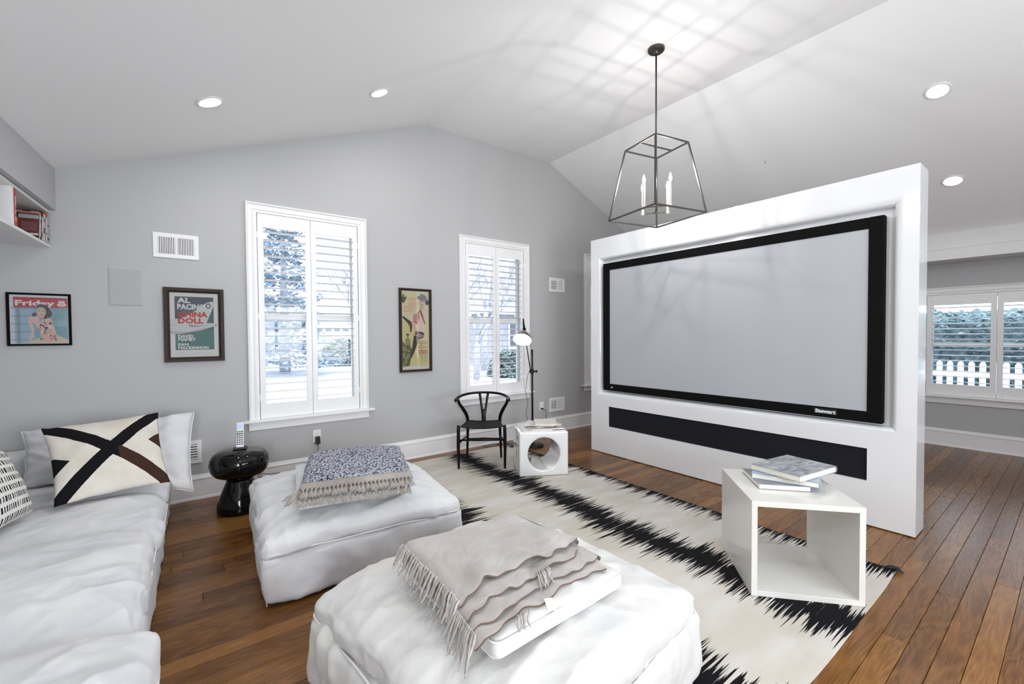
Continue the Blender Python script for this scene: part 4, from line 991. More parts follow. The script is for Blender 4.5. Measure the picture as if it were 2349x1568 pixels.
mb.add(v, f); me = mb.build('cube_body', MT['ceramic'], t)
bm = bmesh.new(); bm.from_mesh(me.data); bmesh.ops.recalc_face_normals(bm, faces=bm.faces)
es = [e for e in bm.edges if e.calc_face_angle(0) > 0.7]; bmesh.ops.bevel(bm, geom=es, offset=0.016, segments=4, affect='EDGES', profile=0.5, clamp_overlap=True)
bm.to_mesh(me.data); bm.free(); me.data.polygons.foreach_set('use_smooth', [True] * len(me.data.polygons)); me.data.set_sharp_from_angle(angle=R(35))
cz0 = RZ + 0.438
book('pale glossy magazine, lowest on the holed white cube', 'magazine', .30, .36, .007, 'cov_mag2', (2.865, 3.42, cz0 + .0005), R(-27), 'reading pile on the ceramic cube', False)
book('faded red magazine under the books on the holed white cube', 'magazine', .34, .29, .011, 'cov_mag', (2.955, 3.365, cz0 + .0079), R(-24), 'reading pile on the ceramic cube', False)
book('grey magazine poking out to the right under the books on the holed white cube', 'magazine', .30, .22, .008, 'cov_mag2', (3.00, 3.42, cz0 + .0194), R(-8), 'reading pile on the ceramic cube', False)
book('flat pale book second from top on the holed white cube', 'book', .30, .23, .013, 'cov_mag2', (2.95, 3.42, cz0 + .0279), R(-48), 'reading pile on the ceramic cube')
book('small cream-covered book on top of the pile on the holed white cube', 'book', .225, .25, .020, 'cov_cream', (2.98, 3.375, cz0 + .0414), R(-38), 'reading pile on the ceramic cube', True, 'x', ('MOMENTS', 0.022, -0.06, -0.06, 0, ('brown', (0.22, 0.10, 0.07))))

# ================================================================== wishbone chair
t = thing('wishbone_chair', 'black wooden chair with curved top rail, Y-shaped back and woven seat', 'chair', (2.587, 3.96, RZ), R(143.1))
for sx in (-1, 1):
    MB().tube([(sx * .242, .205, 0), (sx * .243, .203, .05), (sx * .245, .20, .25), (sx * .243, .198, .42), (sx * .242, .197, .452), (sx * .242, .197, .458)], [.0115, .013, .0185, .018, .015, .008], 14).build('leg', MT['black_wood'], t, smooth=True)
    pts = spline([(sx * .195, -.215, 0), (sx * .187, -.195, .22), (sx * .182, -.175, .42), (sx * .192, -.150, .50), (sx * .228, -.095, .585), (sx * .262, -.045, .65), (sx * .272, -.022, .700)], 5)
    n = len(pts); rr = [.0115 + .008 * sin(pi * min(1, k / (n * .55)) / 2) - .006 * max(0, (k / n - .6) / .4) for k in range(n)]
    MB().tube(pts, rr, 14).build('leg', MT['black_wood'], t, smooth=True)
arc = [(.288 * sin(R(a)), .055 - .285 * cos(R(a)) if abs(a) < 90 else .055, 0) for a in range(-90, 91, 6)]
pts = [(x, y, .745 - .048 * min(1, max(0, (y + .23) / .28)) ** 1.3) for x, y, _ in arc]; pts = [(pts[0][0] + .004, .085, .692)] + pts + [(pts[-1][0] - .004, .085, .692)]
n = len(pts); rr = [.010, .0165] + [.0165 - .0035 * sin(pi * k / (n - 5)) for k in range(n - 4)] + [.0165, .010]
MB().tube(pts, rr, 14).build('top_rail', MT['black_wood'], t, smooth=True)
# Y splat
mb = MB(); th_ = .006
def spl(p): # bend of the splat
    return (p[0], -.178 - .052 * ((p[1] - .43) / .31) ** 1.0, p[1])
outer = [(-.024, .415), (-.026, .50), (-.034, .56), (-.046, .64), (-.062, .737), (-.034, .745), (-.022, .66), (-.012, .585), (-.007, .562), (0, .556), (.007, .562), (.012, .585), (.022, .66), (.034, .745), (.062, .737), (.046, .64), (.034, .56), (.026, .50), (.024, .415)]
v = []
for k in (-1, 1):
    for p in outer: q = spl(p); v.append((q[0], q[1] + k * th_, q[2]))
n = len(outer); quads = [(0, 1, 17, 18), (1, 2, 16, 17), (2, 3, 6, 7), (3, 4, 5, 6), (2, 7, 8, 9), (2, 9, 16), (9, 10, 11, 16), (16, 11, 12, 15), (15, 12, 13, 14)]
f = [q[::-1] for q in quads] + [tuple(i + n for i in q) for q in quads] + [(i, (i + 1) % n, n + (i + 1) % n, n + i) for i in range(n)]
mb.add(v, f); mb.build('back_splat', MT['black_wood'], t, bevel=(0.002, 2), auto=40)
# seat: woven cord, dished, four triangular fields
mb = MB(); nn = 20; v = []
for top in (1, 0):
    for i in range(nn + 1):
        for j in range(nn + 1):
            a, b = 2 * i / nn - 1, 2 * j / nn - 1; w_ = .232 + (.178 - .232) * (1 - b) / 2
            dish = .030 * (1 - a * a) * (1 - b * b) ** .7 + .008 * (1 - a * a); ridge = .004 * (1 - min(1, abs(abs(a) - abs(b)) * 5))
            edge = max(abs(a), abs(b)); rnd_ = .013 * max(0, (edge - .82) / .18) ** 2
            z_ = .452 - dish - ridge - rnd_ if top else .428 - .020 * (1 - a * a) + .012 * max(0, (edge - .8) / .2)
            v.append((a * w_, .01 + b * .195, z_))
o_ = (nn + 1) ** 2; I = lambda i, j: i * (nn + 1) + j; f = []
for i in range(nn):
    for j in range(nn): f += [(I(i, j), I(i + 1, j), I(i + 1, j + 1), I(i, j + 1)), (o_ + I(i, j), o_ + I(i, j + 1), o_ + I(i + 1, j + 1), o_ + I(i + 1, j))]
for i in range(nn): f += [(I(i, 0), o_ + I(i, 0), o_ + I(i + 1, 0), I(i + 1, 0)), (I(i, nn), I(i + 1, nn), o_ + I(i + 1, nn), o_ + I(i, nn)), (I(0, i), I(0, i + 1), o_ + I(0, i + 1), o_ + I(0, i)), (I(nn, i), o_ + I(nn, i), o_ + I(nn, i + 1), I(nn, i + 1))]
mb.add(v, f); mb.build('seat', MT['cord'], t, smooth=True)
MB().tube([(-.243, .2, .30), (0, .2, .302), (.243, .2, .30)], [.008, .013, .008], 10).build('stretcher', MT['black_wood'], t, smooth=True)
MB().tube([(-.187, -.195, .22), (0, -.195, .222), (.187, -.195, .22)], [.008, .012, .008], 10).build('stretcher', MT['black_wood'], t, smooth=True)
for sx in (-1, 1): MB().tube([(sx * .243, .2, .265), (sx * .215, 0, .262), (sx * .187, -.19, .26)], [.008, .012, .008], 10).build('stretcher', MT['black_wood'], t, smooth=True)

# ================================================================== floor lamp
LB = Vector((3.50, 4.208, 0.0015))
t = thing('floor_lamp', 'black floor lamp with a lit brushed metal dome shade near the second window', 'lamp', LB)
MB().lathe([(0, 0), (.135, 0), (.14, .006), (.138, .022), (.125, .028), (.03, .032), (.014, .05), (0, .05)], 48).build('base', MT['black_metal'], t, auto=40)
MB().tube([(0, 0, .04), (0, 0, 1.222)], .0125, 14).build('pole', MT['black_metal'], t, smooth=True)
rt = Vector((.797, -.603, 0)); tc = Vector((-.603, -.797, 0))
cp = tc * .03 - rt * .022 + Vector((0, 0, .945))
mb = MB(); mb.tube([Vector((0, 0, .915)), Vector((0, 0, .975))], .021, 16); mb.tube([Vector((0, 0, .945)) - rt * .03, Vector((0, 0, .945)) + rt * .05], .011, 12); mb.tube([cp - tc * .03, cp + tc * .02], .019, 14)
mb.build('clamp', MT['black_metal'], t, auto=40)
mb = MB(); mb.tube([Vector((0, 0, .945)) + rt * .05, Vector((0, 0, .945)) + rt * .066], .018, 14); mb.build('knob', MT['black_metal'], t, auto=40)
jt = -rt * .098 + tc * .02 + Vector((0, 0, 1.475))
MB().tube([cp + tc * .02, jt], .0068, 10).build('arm', MT['black_metal'], t, smooth=True)
mb = MB(); mb.tube([jt, jt + Vector((0, 0, .06)) - rt * .006, jt + Vector((0, 0, .135)) - rt * .012], [.017, .013, .009], 12); mb.tube([jt - rt * .022, jt + rt * .022], .015, 12); mb.build('swivel_handle', MT['black_metal'], t, smooth=True)
ax = (tc * .60 - rt * .16 - Vector((0, 0, .74))).normalized()
apex = jt + ax * .020
rot = ax.to_track_quat('Z', 'Y').to_matrix().to_4x4(); Ms = Matrix.Translation(apex) @ rot
sh = [(.0, .0), (.020, .0), (.024, .026), (.048, .042), (.084, .072), (.108, .112), (.116, .145), (.118, .150)]
shi = [(.115, .150), (.112, .143), (.104, .112), (.080, .076), (.046, .047), (.0, .043)]
sm = MB().lathe(sh + shi, 48, 0, Ms); sm.f = [f for f in sm.f if len(f) < 48]
sm.mi = [1 if (i % 13) >= 8 else 0 for i in range(len(sm.f))]
so = sm.build('shade', [MT['steel'], flat('shade_enamel', (0.85, 0.85, 0.83))], t, smooth=True); so.data.set_sharp_from_angle(angle=R(50))
MB().lathe([(0, .055), (.02, .060), (.048, .080), (.060, .100), (.055, .122), (.030, .138), (0, .142)], 32, 0, Ms).build('bulb', MT['lamp_glow'], so, smooth=True)
lc = MB().tube(spline([LB + cp + Vector((-.02, 0.01, -.01)), (3.44, 4.235, .86), (3.425, 4.25, .70), (3.45, 4.24, .55), (3.43, 4.25, .42), (3.455, 4.245, .30), (3.44, 4.26, .16), (3.43, 4.33, .03), (3.30, 4.46, .012), (3.12, 4.55, .012), (2.96, 4.53, .012), (3.05, 4.45, .016), (3.30, 4.40, .012)]), .0028, 6).build('cord', MT['black_plastic'], t, smooth=True)
lc.matrix_parent_inverse = Matrix.Translation(-LB)
c2 = MB(); c2.box((4.004, W - .034, .352), (4.030, W - .0105, .374)); c2.tube(spline([(4.017, W - .034, .363), (4.04, W - .07, .350), (4.05, W - .075, .29), (4.05, W - .07, .20), (4.03, W - .06, .08), (3.95, W - .09, .012), (3.75, 4.45, .010), (3.62, 4.30, .012)]), .0035, 6)
c2 = c2.build('plug_cord', MT['black_plastic'], t, smooth=False); c2.matrix_parent_inverse = Matrix.Translation(-LB)

# ================================================================== ottomans
def ottoman(label, loc, rz, sx, sy, seed, mat, z0=0.0):
    t = thing('ottoman', label, 'ottoman', (loc[0], loc[1], z0), rz)
    sk = soft_box(sx + z0 * 5, sy + z0 * 5, .262 + z0 * 1.5, .035, 0, 84, seed, .018, 26, [(Vector((.96, .28, 0)), 1), (Vector((.2, .98, 0)), 1)], belly=.012)
    sk.v = [(x, y, z + .012) for x, y, z in sk.v]; sk.build('slipcover_skirt', mat, t, smooth=True)
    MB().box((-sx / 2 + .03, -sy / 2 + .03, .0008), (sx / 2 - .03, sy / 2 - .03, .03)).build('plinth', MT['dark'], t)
    cu = soft_box(sx + .02, sy + .02, .115, .050, .055, 110, seed + 3, .017, 20, [(Vector((.9, .4, 0)), 1), (Vector((-.5, .86, 0)), .9)], sag=.036)
    cu.v = [(x, y, z + .262 + z0 * 1.5) for x, y, z in cu.v]; cu.build('top_cushion', mat, t, smooth=True)
    for z_, w_ in ((.272, .004),):
        MB().tube(ring(sx + .022, sy + .022, z_ + .006, .05, 6, .012, seed), .0042, 6, closed=True).build('piping', MT['piping'], t, smooth=True)
    mb = MB()
    for sgx in (-1, 1):
        for sgy in (-1, 1): mb.tube([(sgx * (sx / 2 - .006), sgy * (sy / 2 - .006), .02), (sgx * (sx / 2 - .002), sgy * (sy / 2 - .002), .14), (sgx * (sx / 2 - .006), sgy * (sy / 2 - .006), .262)], .0045, 6)
    mb.build('corner_seams', MT['piping'], t, smooth=True)
    return t
o1 = ottoman('white slipcovered ottoman by the wall with a fringed blue-grey throw on it', (.89, 3.06), R(-3.5), 1.10, 1.18, 2, MT['linen'])
o2 = ottoman('large white slipcovered ottoman in the foreground under a taupe wool throw', (1.010, 1.400), R(7.5), 1.09, 1.09, 9, MT['linen2'], 0.0066)

def flat_cushion(label, loc, rz, sx, sy, sz, mat, seed):
    t = thing('flat_cushion', label, 'cushion', loc, rz)
    c = soft_box(sx, sy, sz, sz * .42, .012, 70, seed, .006, 24, None, sag=.006); c.build('cover', mat, t, smooth=True)
    for z_ in (sz * .16, sz * .86): MB().tube(ring(sx - .006, sy - .006, z_, .03, 5, .004, seed), .003, 6, closed=True).build('piping', MT['piping'], t, smooth=True)
    return t
flat_cushion('thin white cushion under the blue-grey throw', (.850, 2.93, .443), R(-10), .62, .78, .055, MT['linen'], 21)
flat_cushion('thin white box cushion under the taupe wool throw', (.985, 1.325, .453), R(2), .60, .61, .062, MT['linen2'], 25)

# blue grey throw with knotted fringe, folded
TH = thing('throw_blanket', 'folded chunky blue-grey throw with a beige knotted tassel fringe', 'blanket', (.905, 2.925, .499), R(-16))
SX, SY = .63, .74
kn = soft_box(SX, SY, .075, .036, .012, 74, 31, .009, 14, [(Vector((1, .1, 0)), 1)], sag=.012)
kn.v = [(x, y, max(0, z - .055 * max(0, (-y - SY / 2 + .07) / .07) ** 2 * .35)) for x, y, z in kn.v]
kn.build('knit_body', MT['knit'], TH, smooth=True)
rg = random.Random(5)
def band(y0, z0, y1, z1, nm, arcz, seed):
    mb = MB(); n = 60; v = []
    for i in range(n + 1):
        s_ = i / n; x = (s_ - .5) * (SX - .01); az = arcz * (1 - (2 * s_ - 1) ** 2); w_ = .006 * noise.noise(Vector((s_ * 7, seed, 0)))
        for k in range(5):
            q = k / 4; y = y0 + (y1 - y0) * q + w_; z = z0 + (z1 - z0) * (q ** 1.4) + az * (1 - q * .6)
            v.append((x, y, z + .0035 + .001 * noise.noise(Vector((x * 60, q * 8, seed)))))
            v.append((x, y + .003, z - .003))
    f = []
    for i in range(n):
        for k in range(4):
            a = (i * 5 + k) * 2; b = ((i + 1) * 5 + k) * 2; f += [(a, a + 2, b + 2, b), (a + 1, b + 1, b + 3, a + 3)]
        a = i * 10; b = (i + 1) * 10; f += [(a, b, b + 1, a + 1), (a + 8, a + 9, b + 9, b + 8)]
    f += [tuple([0, 1, 3, 2]), (2, 3, 5, 4), (4, 5, 7, 6), (6, 7, 9, 8)]
    mb.add(v, f); return mb.build(nm, MT['fringe_band'], TH, smooth=True)
band(-SY / 2 + .015, .068, -SY / 2 - .022, .044, 'fringe_band', .004, 1)
band(-SY / 2 + .005, .040, -SY / 2 - .042, .014, 'fringe_band', .003, 4)
def tassel(x, y, z, dx, dy, dz, parent, r=.0095):
    mb = MB(); n = 7
    p0 = Vector((x, y, z)); d = Vector((dx, dy, dz))
    # knot then a bundle of strands
    mb.tube([p0 + d * -.10, p0, p0 + d * .10, p0 + d * .2], [.003, .0058, .0058, .003], 7)
    side = d.cross(Vector((0, 0, 1))).normalized(); L = d.length
    for k in range(n):
        a = (k / (n - 1) - .5) * 2; e = p0 + d * rg.uniform(.9, 1.1) + side * a * r * 1.25 + Vector((0, 0, rg.uniform(-.001, .005)))
        m_ = p0 + d * .55 + side * a * r * .75 + Vector((0, 0, .006 * (1 - abs(a))))
        mb.tube([p0 + d * .12, m_, e], [.0022, .0028, .0016], 5)
    return mb.build('tassel', MT['fringe'], parent, smooth=True)
for k in range(27):
    s_ = (k + .5) / 27; x = (s_ - .5) * (SX - .02); j = rg.uniform(-.012, .012)
    tassel(x, -SY / 2 - .026, .046 + .003 * (1 - (2 * s_ - 1) ** 2), j, -.058 + rg.uniform(-.016, .012), -.032, TH, .012)
for k in range(25):
    s_ = (k + .5) / 25; x = (s_ - .5) * (SX - .02) - .012; j = rg.uniform(-.02, .012)
    tassel(x, -SY / 2 - .046, .014, j, -.088 + rg.uniform(-.02, .015), -.030, TH, .013)
for k in range(7):
    tassel(-SX / 2 + .01, -SY / 2 + .010 - k * .006, .050 - k * .006, -.055 - rg.uniform(0, .03), -.050 - rg.uniform(0, .03), -.030, TH)

# taupe wool throw, folded in loose layers
TW = thing('throw_blanket', 'folded taupe brushed-wool throw with twisted fringe on the near ottoman', 'blanket', (0, 0, 0))
def bil(c, s, t):
    a = Vector(c[0]).lerp(Vector(c[1]), s); b = Vector(c[3]).lerp(Vector(c[2]), s); return a.lerp(b, t)
def sheet(corners, seed, wav, amp, curl=0.0, n=64, th=.005, lift=.012, lowf=1.0):
    """corners: near-left, near-right, far-right, far-left; near edge is ragged and wavy; returns edge points"""
    v = []; e = []
    for i in range(n + 1):
        for j in range(n + 1):
            s, t = i / n, j / n; p = bil(corners, s, t); near = (1 - t) ** 2.2
            w_ = wav * (1.2 * noise.noise(Vector((s * 3.2 * lowf + seed, 0, 0))) + .55 * noise.noise(Vector((s * 9 + seed, 5, 0)))) * (1 - t) ** 1.5
            p.y += w_; p.x += .004 * noise.noise(Vector((t * 9, seed, 1)))
            z = amp * (.9 * noise.noise(Vector((s * 2.4 + seed, t * 2.2, 2))) + .4 * noise.noise(Vector((s * 6 + seed, t * 5, 7))))
            z += lift * near * max(0, noise.noise(Vector((s * 6.5 * lowf + seed, t * 2, 3))) + .15) * 2
            z += curl * sin(pi * min(1, t * 1.0)) * max(0, (s - .80) / .20) * 0
            p.z += z + (-.02 * max(0, (.06 - s) / .06)) 
            v.append(p)
            if j == 0: e.append(Vector(p))
    N = len(v); v = v + [p - Vector((0, 0, th)) for p in v]; I = lambda i, j: i * (n + 1) + j; f = []
    for i in range(n):
        for j in range(n): f += [(I(i, j), I(i + 1, j), I(i + 1, j + 1), I(i, j + 1)), (N + I(i, j), N + I(i, j + 1), N + I(i + 1, j + 1), N + I(i + 1, j))]
        f += [(I(i, 0), N + I(i, 0), N + I(i + 1, 0), I(i + 1, 0)), (I(i, n), I(i + 1, n), N + I(i + 1, n), N + I(i, n)), (I(0, i), I(0, i + 1), N + I(0, i + 1), N + I(0, i)), (I(n, i), N + I(n, i), N + I(n, i + 1), I(n, i + 1))]
    mb = MB().add(v, f); o = mb.build('wool_layer', MT['wool'], TW, smooth=True); o.data.set_sharp_from_angle(angle=R(60))
    MB().tube([q - Vector((0, 0, th * .5)) for q in e], .0027, 6).build('selvedge', MT['wool_edge'], o, smooth=True)
    return v, I, n
zc_ = .531
sheet([(.640, 1.045, zc_), (1.235, 1.075, zc_), (1.255, 1.58, zc_), (.672, 1.625, zc_)], 1.3, .030, .003, lift=.006)
v2, I2, n2_ = sheet([(.655, 1.075, zc_ + .010), (1.270, 1.125, zc_ + .010), (1.245, 1.58, zc_ + .010), (.678, 1.635, zc_ + .010)], 4.1, .035, .003, lift=.010)
v3, I3, n3_ = sheet([(.665, 1.115, zc_ + .021), (1.225, 1.190, zc_ + .021), (1.23, 1.585, zc_ + .021), (.680, 1.645, zc_ + .021)], 7.7, .04, .003, lift=.014)
v4, I4, n4_ = sheet([(.675, 1.185, zc_ + .034), (1.262, 1.235, zc_ + .034), (1.22, 1.59, zc_ + .034), (.684, 1.655, zc_ + .034)], 2.6, .040, .006, lift=.024, lowf=.8)
# rounded folds on the right hand side joining the layers
for za, zb2, xa, ya, xb, yb in ((zc_ - .002, zc_ + .010, 1.266, 1.12, 1.244, 1.56), (zc_ + .021, zc_ + .034, 1.258, 1.23, 1.220, 1.57)):
    v = []; n = 20
    for i in range(n + 1):
        s = i / n; x = xa + (xb - xa) * s; y = ya + (yb - ya) * s
        for k in range(9):
            a = -pi / 2 + pi * k / 8; v.append((x + .010 * cos(a), y, (za + zb2) / 2 + ((zb2 - za) / 2 + .003) * sin(a)))
        for k in range(8, -1, -1):
            a = -pi / 2 + pi * k / 8; v.append((x + .005 * cos(a), y, (za + zb2) / 2 + ((zb2 - za) / 2 - .001) * sin(a)))
    f = []
    for i in range(n):
        for k in range(18): a = i * 18 + k; b = i * 18 + (k + 1) % 18; f.append((a, a + 18, b + 18, b))
    f += [tuple(range(18))[::-1], tuple(n * 18 + k for k in range(18))]
    MB().add(v, f).build('fold_edge', MT['wool'], TW, smooth=True)
rg = random.Random(11)
def strand(p, d, parent, r=.0036, nm='fringe_strand'):
    p = Vector(p); d = Vector(d); side = Vector((-d.y, d.x, 0)).normalized()
    pts = [p, p + d * .3 + Vector((0, 0, .008)) + side * rg.uniform(-.003, .003), p + d * .65 + Vector((0, 0, .002)) + side * rg.uniform(-.006, .006), p + d + side * rg.uniform(-.009, .009)]
    pts = spline(pts, 4); n = len(pts)
    return MB().tube(pts, [r * (1 + .22 * sin(k * 2.2)) * (1 - .55 * (k / n) ** 3) for k in range(n)], 6).build(nm, MT['wool'] if rg.random() < .6 else MT['fringe'], parent, smooth=True)
for k in range(34):
    s = k / 33; y = 1.645 - s * .46; x = .688 - s * .008 + rg.uniform(-.003, .003)
    strand((x, y, zc_ + .030), (-.052 + rg.uniform(-.012, .012), -.030 + rg.uniform(-.015, .015), -.058), TW, .0050)
for k in range(16):
    s = k / 15; y = 1.185 - s * .14; strand((.665 - s * .015, y, zc_ + .012), (-.065 + rg.uniform(-.01, .01), -.045 + rg.uniform(-.02, .01), -.060), TW)
for k in range(6): strand((.975 + k * .012, 1.155 + k * .002, zc_ + .030), (-.035 + rg.uniform(-.01, .01), -.070, -.012), TW)
for k in range(5): strand((.80 + k * .012, 1.040, zc_ + .008), (-.040 + rg.uniform(-.01, .01), -.052, -.008), TW)
ll = MB().box((-.014, -.05, 0), (.014, .0, .0012)).build('care_label', flat('label_white', (.72, .70, .64)), TW, loc=(.935, 1.050, .538), rot=(R(12), 0, R(-25)))

# ================================================================== sofa
SO = thing('sofa', 'deep white slipcovered sofa along the left wall', 'sofa', (-.100, 4.60, 0), R(-0.9))
bs = soft_box(1.02, 4.35, .275, .03, 0, 40, 41, .010, 24, None); bs.v = [(x - .53, y - 2.18, z + .006) for x, y, z in bs.v]; bs.build('base', MT['linen'], SO, smooth=True)
for (y0, y1, z0, hh, x1_, sd, pf) in ((-.93, -.24, .278, .125, .0, 51, .03), (-1.70, -.935, .278, .125, .004, 52, .035), (-2.74, -1.68, .280, .150, -.012, 53, .06), (-3.74, -2.745, .282, .200, .055, 54, .055)):
    dy_ = y1 - y0; c = soft_box(.86, dy_ + .012, hh, .055, pf, 100, sd, .015, 13, [(Vector((.75, .66, 0)), 1), (Vector((-.35, .93, 0)), .9)], sag=.03)
    c.v = [(x + x1_ - .43, y + (y0 + y1) / 2, z + z0) for x, y, z in c.v]; so_ = c.build('seat_cushion', MT['linen'], SO, smooth=True)
    rgp = [p + Vector((x1_ - .43, (y0 + y1) / 2, z0)) for p in ring(.865, dy_ + .014, hh * .22, .05, 6, .008, sd)]
    MB().tube(rgp, .004, 6, closed=True).build('piping', MT['piping'], so_, smooth=True)
bk = soft_box(.15, 4.3, .62, .06, 0, 22, 61, .010, 14, None); bk.v = [(x - .985, y - 2.18, z + .006) for x, y, z in bk.v]; bk.build('back', MT['linen'], SO, smooth=True)
ar = soft_box(.92, .20, .60, .06, 0, 70, 62, .007, 14, None); ar.v = [(x - .50, y - .115, z + .008) for x, y, z in ar.v]; ar.build('arm', MT['linen'], SO, smooth=True)

def pillow_thing(nm, label, corners, th, mat, seed, cat='pillow', amp=.006, pinch=.04, plump=.5, n=44, pipe=True, post=None):
    cen = sum((Vector(c) for c in corners), Vector()) / 4; base = Vector((cen.x, cen.y, min(c[2] for c in corners)))
    t = thing(nm, label, cat, base); mb, edge = pillow(*[Vector(c) - base for c in corners], th, n, seed, amp, pinch, plump)
    if post: mb.v = [tuple(post(Vector(p) + base) - base) for p in mb.v]; edge = [post(p + base) - base for p in edge]
    o = mb.build('cover', mat, t, smooth=True); add_uv(o, mb.uvs)
    if pipe: MB().tube(edge, .0035, 6, closed=True).build('piping', MT['piping'], t, smooth=True)
    return t, o
def settle(p):
    k = max(0.0, min(1.0, (-.085 - p.x) / .05))
    if p.z < .450: p.z = p.z * (1 - k) + .450 * k
    if p.y > 4.365: p.y = 4.365
    return p
pillow_thing('back_pillow', 'large plain white pillow standing behind the black-banded pillow', [(-.85, 4.10, .455), (.03, 3.99, .255), (.05, 4.30, .80), (-.885, 4.30, .775)], .24, MT['linen'], 71, amp=.024, pinch=.05, plump=.42, n=64, post=settle)
pillow_thing('throw_pillow', 'cream pillow with crossed black and brown bands', [(-.592, 3.42, .468), (-.090, 3.56, .468), (-.158, 3.98, .870), (-.712, 3.85, .850)], .15, MT['cross_pillow'], 75, amp=.005, pinch=.07, plump=.55, n=60, pipe=False)
pillow_thing('throw_pillow', 'white pillow with rows of short black dashes at the left edge', [(-.78, 2.88, .475), (-.665, 3.40, .475), (-.815, 3.56, .81), (-.985, 3.00, .90)], .17, MT['dash_pillow'], 79, amp=.005, pinch=.06, plump=.5, n=50, pipe=False)
pillow_thing('back_pillow', 'plain white pillow barely showing behind the dashed pillow', [(-.93, 3.15, .47), (-.87, 3.75, .47), (-.95, 3.80, .80), (-1.02, 3.15, .90)], .09, MT['linen'], 83, amp=.008)

# ================================================================== wall shelf and its books
SH = thing('wall_shelf', 'white wall-mounted cubby shelf high in the left corner', 'shelf', (-.778, W - .002, 2.075), R(-3))
z1_, z2_ = .022, .258
MB().box((-.375, -3.0, 0), (0, 0, .020)).build('bottom_board', MT['trim'], SH, bevel=(.001, 1))
MB().box((-.375, -3.0, .252), (0, 0, .272)).build('top_board', MT['trim'], SH, bevel=(.001, 1))
MB().box((-.388, -3.0, .0), (-.3755, 0, .272)).build('back_board', MT['trim'], SH)
for yy in (-.70, -1.42, -2.14, -2.86): MB().box((-.375, yy, .0205), (-.001, yy + .018, .2515)).build('divider', MT['trim'], SH)
def shelf_book(label, y, th, h, depth, cov, lean=0.0, roll=0.0, strips=(), spine=None, front=0.0):
    base = Vector((-.778, W - .002, 2.0975)) + Matrix.Rotation(R(-3), 3, 'Z') @ Vector((front, y, 0))
    t = thing('book', label, 'book', base, R(-3), 'paperbacks in the corner cubby'); t.rotation_euler = (lean, 0, R(-3))
    mb = MB(); c = .0015
    mb.box((-depth, -c, 0), (0, 0, h)); mb.box((-depth, th - c, 0), (0, th, h)); mb.box((-c, 0, 0), (0, th - c, h))
    mb.build('cover', cov, t)
    MB().box((-depth + .003, .0, .002), (-c, th - c, h - .003)).build('pages', MT['paper'], t)
    mb = MB(); mats = []
    for (x0, x1, a0, a1, nm, col) in strips:
        m = flat(nm, col)
        if m not in mats: mats.append(m)
        mb.box((-x1 * depth, -c - .0006, a0 * h), (-x0 * depth, -c - .0001, a1 * h), mats.index(m))
    if spine:
        for (b0, b1, a0, a1, nm, col) in spine:
            m = flat(nm, col)
            if m not in mats: mats.append(m)
            mb.box((.0001, b0 * th, a0 * h), (.0006, b1 * th, a1 * h), mats.index(m))
    if mats: mb.build('cover_print', mats, t)
    return t
blk = ('ink', (.02, .02, .022)); wht = ('off', (.62, .62, .60)); mar = ('maroon', (.13, .035, .04)); orn = ('orange_red', (.42, .12, .05)); red_ = ('book_red', (.45, .06, .06))
shelf_book('tall thin red book standing against the shelf divider', -.672, .024, .226, .20, flat(*red_), 0, strips=[(.0, 1, 0, 1, *red_)], spine=[(.25, .8, .12, .25, 'off', wht[1]), (.3, .7, .30, .44, 'off', wht[1]), (.3, .75, .50, .80, 'off', wht[1])])
txt = [(.10, .60, .30 + .055 * k, .315 + .055 * k, 'rose_grey', (.30, .20, .21)) for k in range(6)]
shelf_book('maroon and orange paperback facing out in front of the shelf row', -.232, .020, .190, .150, flat(*mar), -.16, strips=[(0, .02, 0, 1, *wht), (.70, 1.0, .0, .72, *orn), (.70, 1, .72, .93, *blk), (.78, .92, .77, .87, *wht), (.04, .70, .74, .88, 'sage', (.34, .38, .37)), (.02, .98, .93, 1.0, 'rust', (.45, .16, .12)), (.05, .98, .0, .10, *blk), (.05, .72, .12, .19, *wht)] + txt, spine=[(.1, .9, .1, .9, *wht), (.15, .85, .62, .75, 'navy', (.04, .05, .15))])
shelf_book('black paperback, second in the leaning row on the shelf', -.196, .026, .206, .158, flat(*blk), -.14, strips=[(.1, .35, .93, .97, *wht), (.6, .8, .93, .97, *wht)], spine=[(.1, .9, .0, .80, *wht), (.2, .8, .1, .3, *blk)])
shelf_book('white-spined paperback, third in the leaning row on the shelf', -.155, .028, .196, .150, flat(*wht), -.12, spine=[(.15, .85, .30, .50, *blk), (.2, .8, .72, .85, 'navy', (.04, .05, .15))])
shelf_book('rust-red topped paperback, fourth in the leaning row on the shelf', -.112, .034, .222, .152, flat('rust2', (.38, .11, .07)), -.10, strips=[(.2, .55, .95, .98, *wht)], spine=[(.05, .95, .0, .82, *wht), (.2, .8, .25, .32, *blk)])
shelf_book('grey-spined paperback nearest the window wall on the shelf', -.064, .030, .205, .150, flat('grey_spine', (.42, .42, .42)), -.05, spine=[(.1, .9, .10, .2, *blk), (.1, .9, .6, .66, *blk)])

# ceiling hook
hk = MB().tube(spline([(0, 0, 0), (0, 0, -.02), (.012, 0, -.03), (.018, 0, -.018)], 4), .002, 6).build('ceiling_hook', MT['bronze'], smooth=True, loc=(5.30, 2.22, zr(5.30) - .001)); tag(hk, 'tiny bare hook in the sloped ceiling above the screen wall', 'hook')

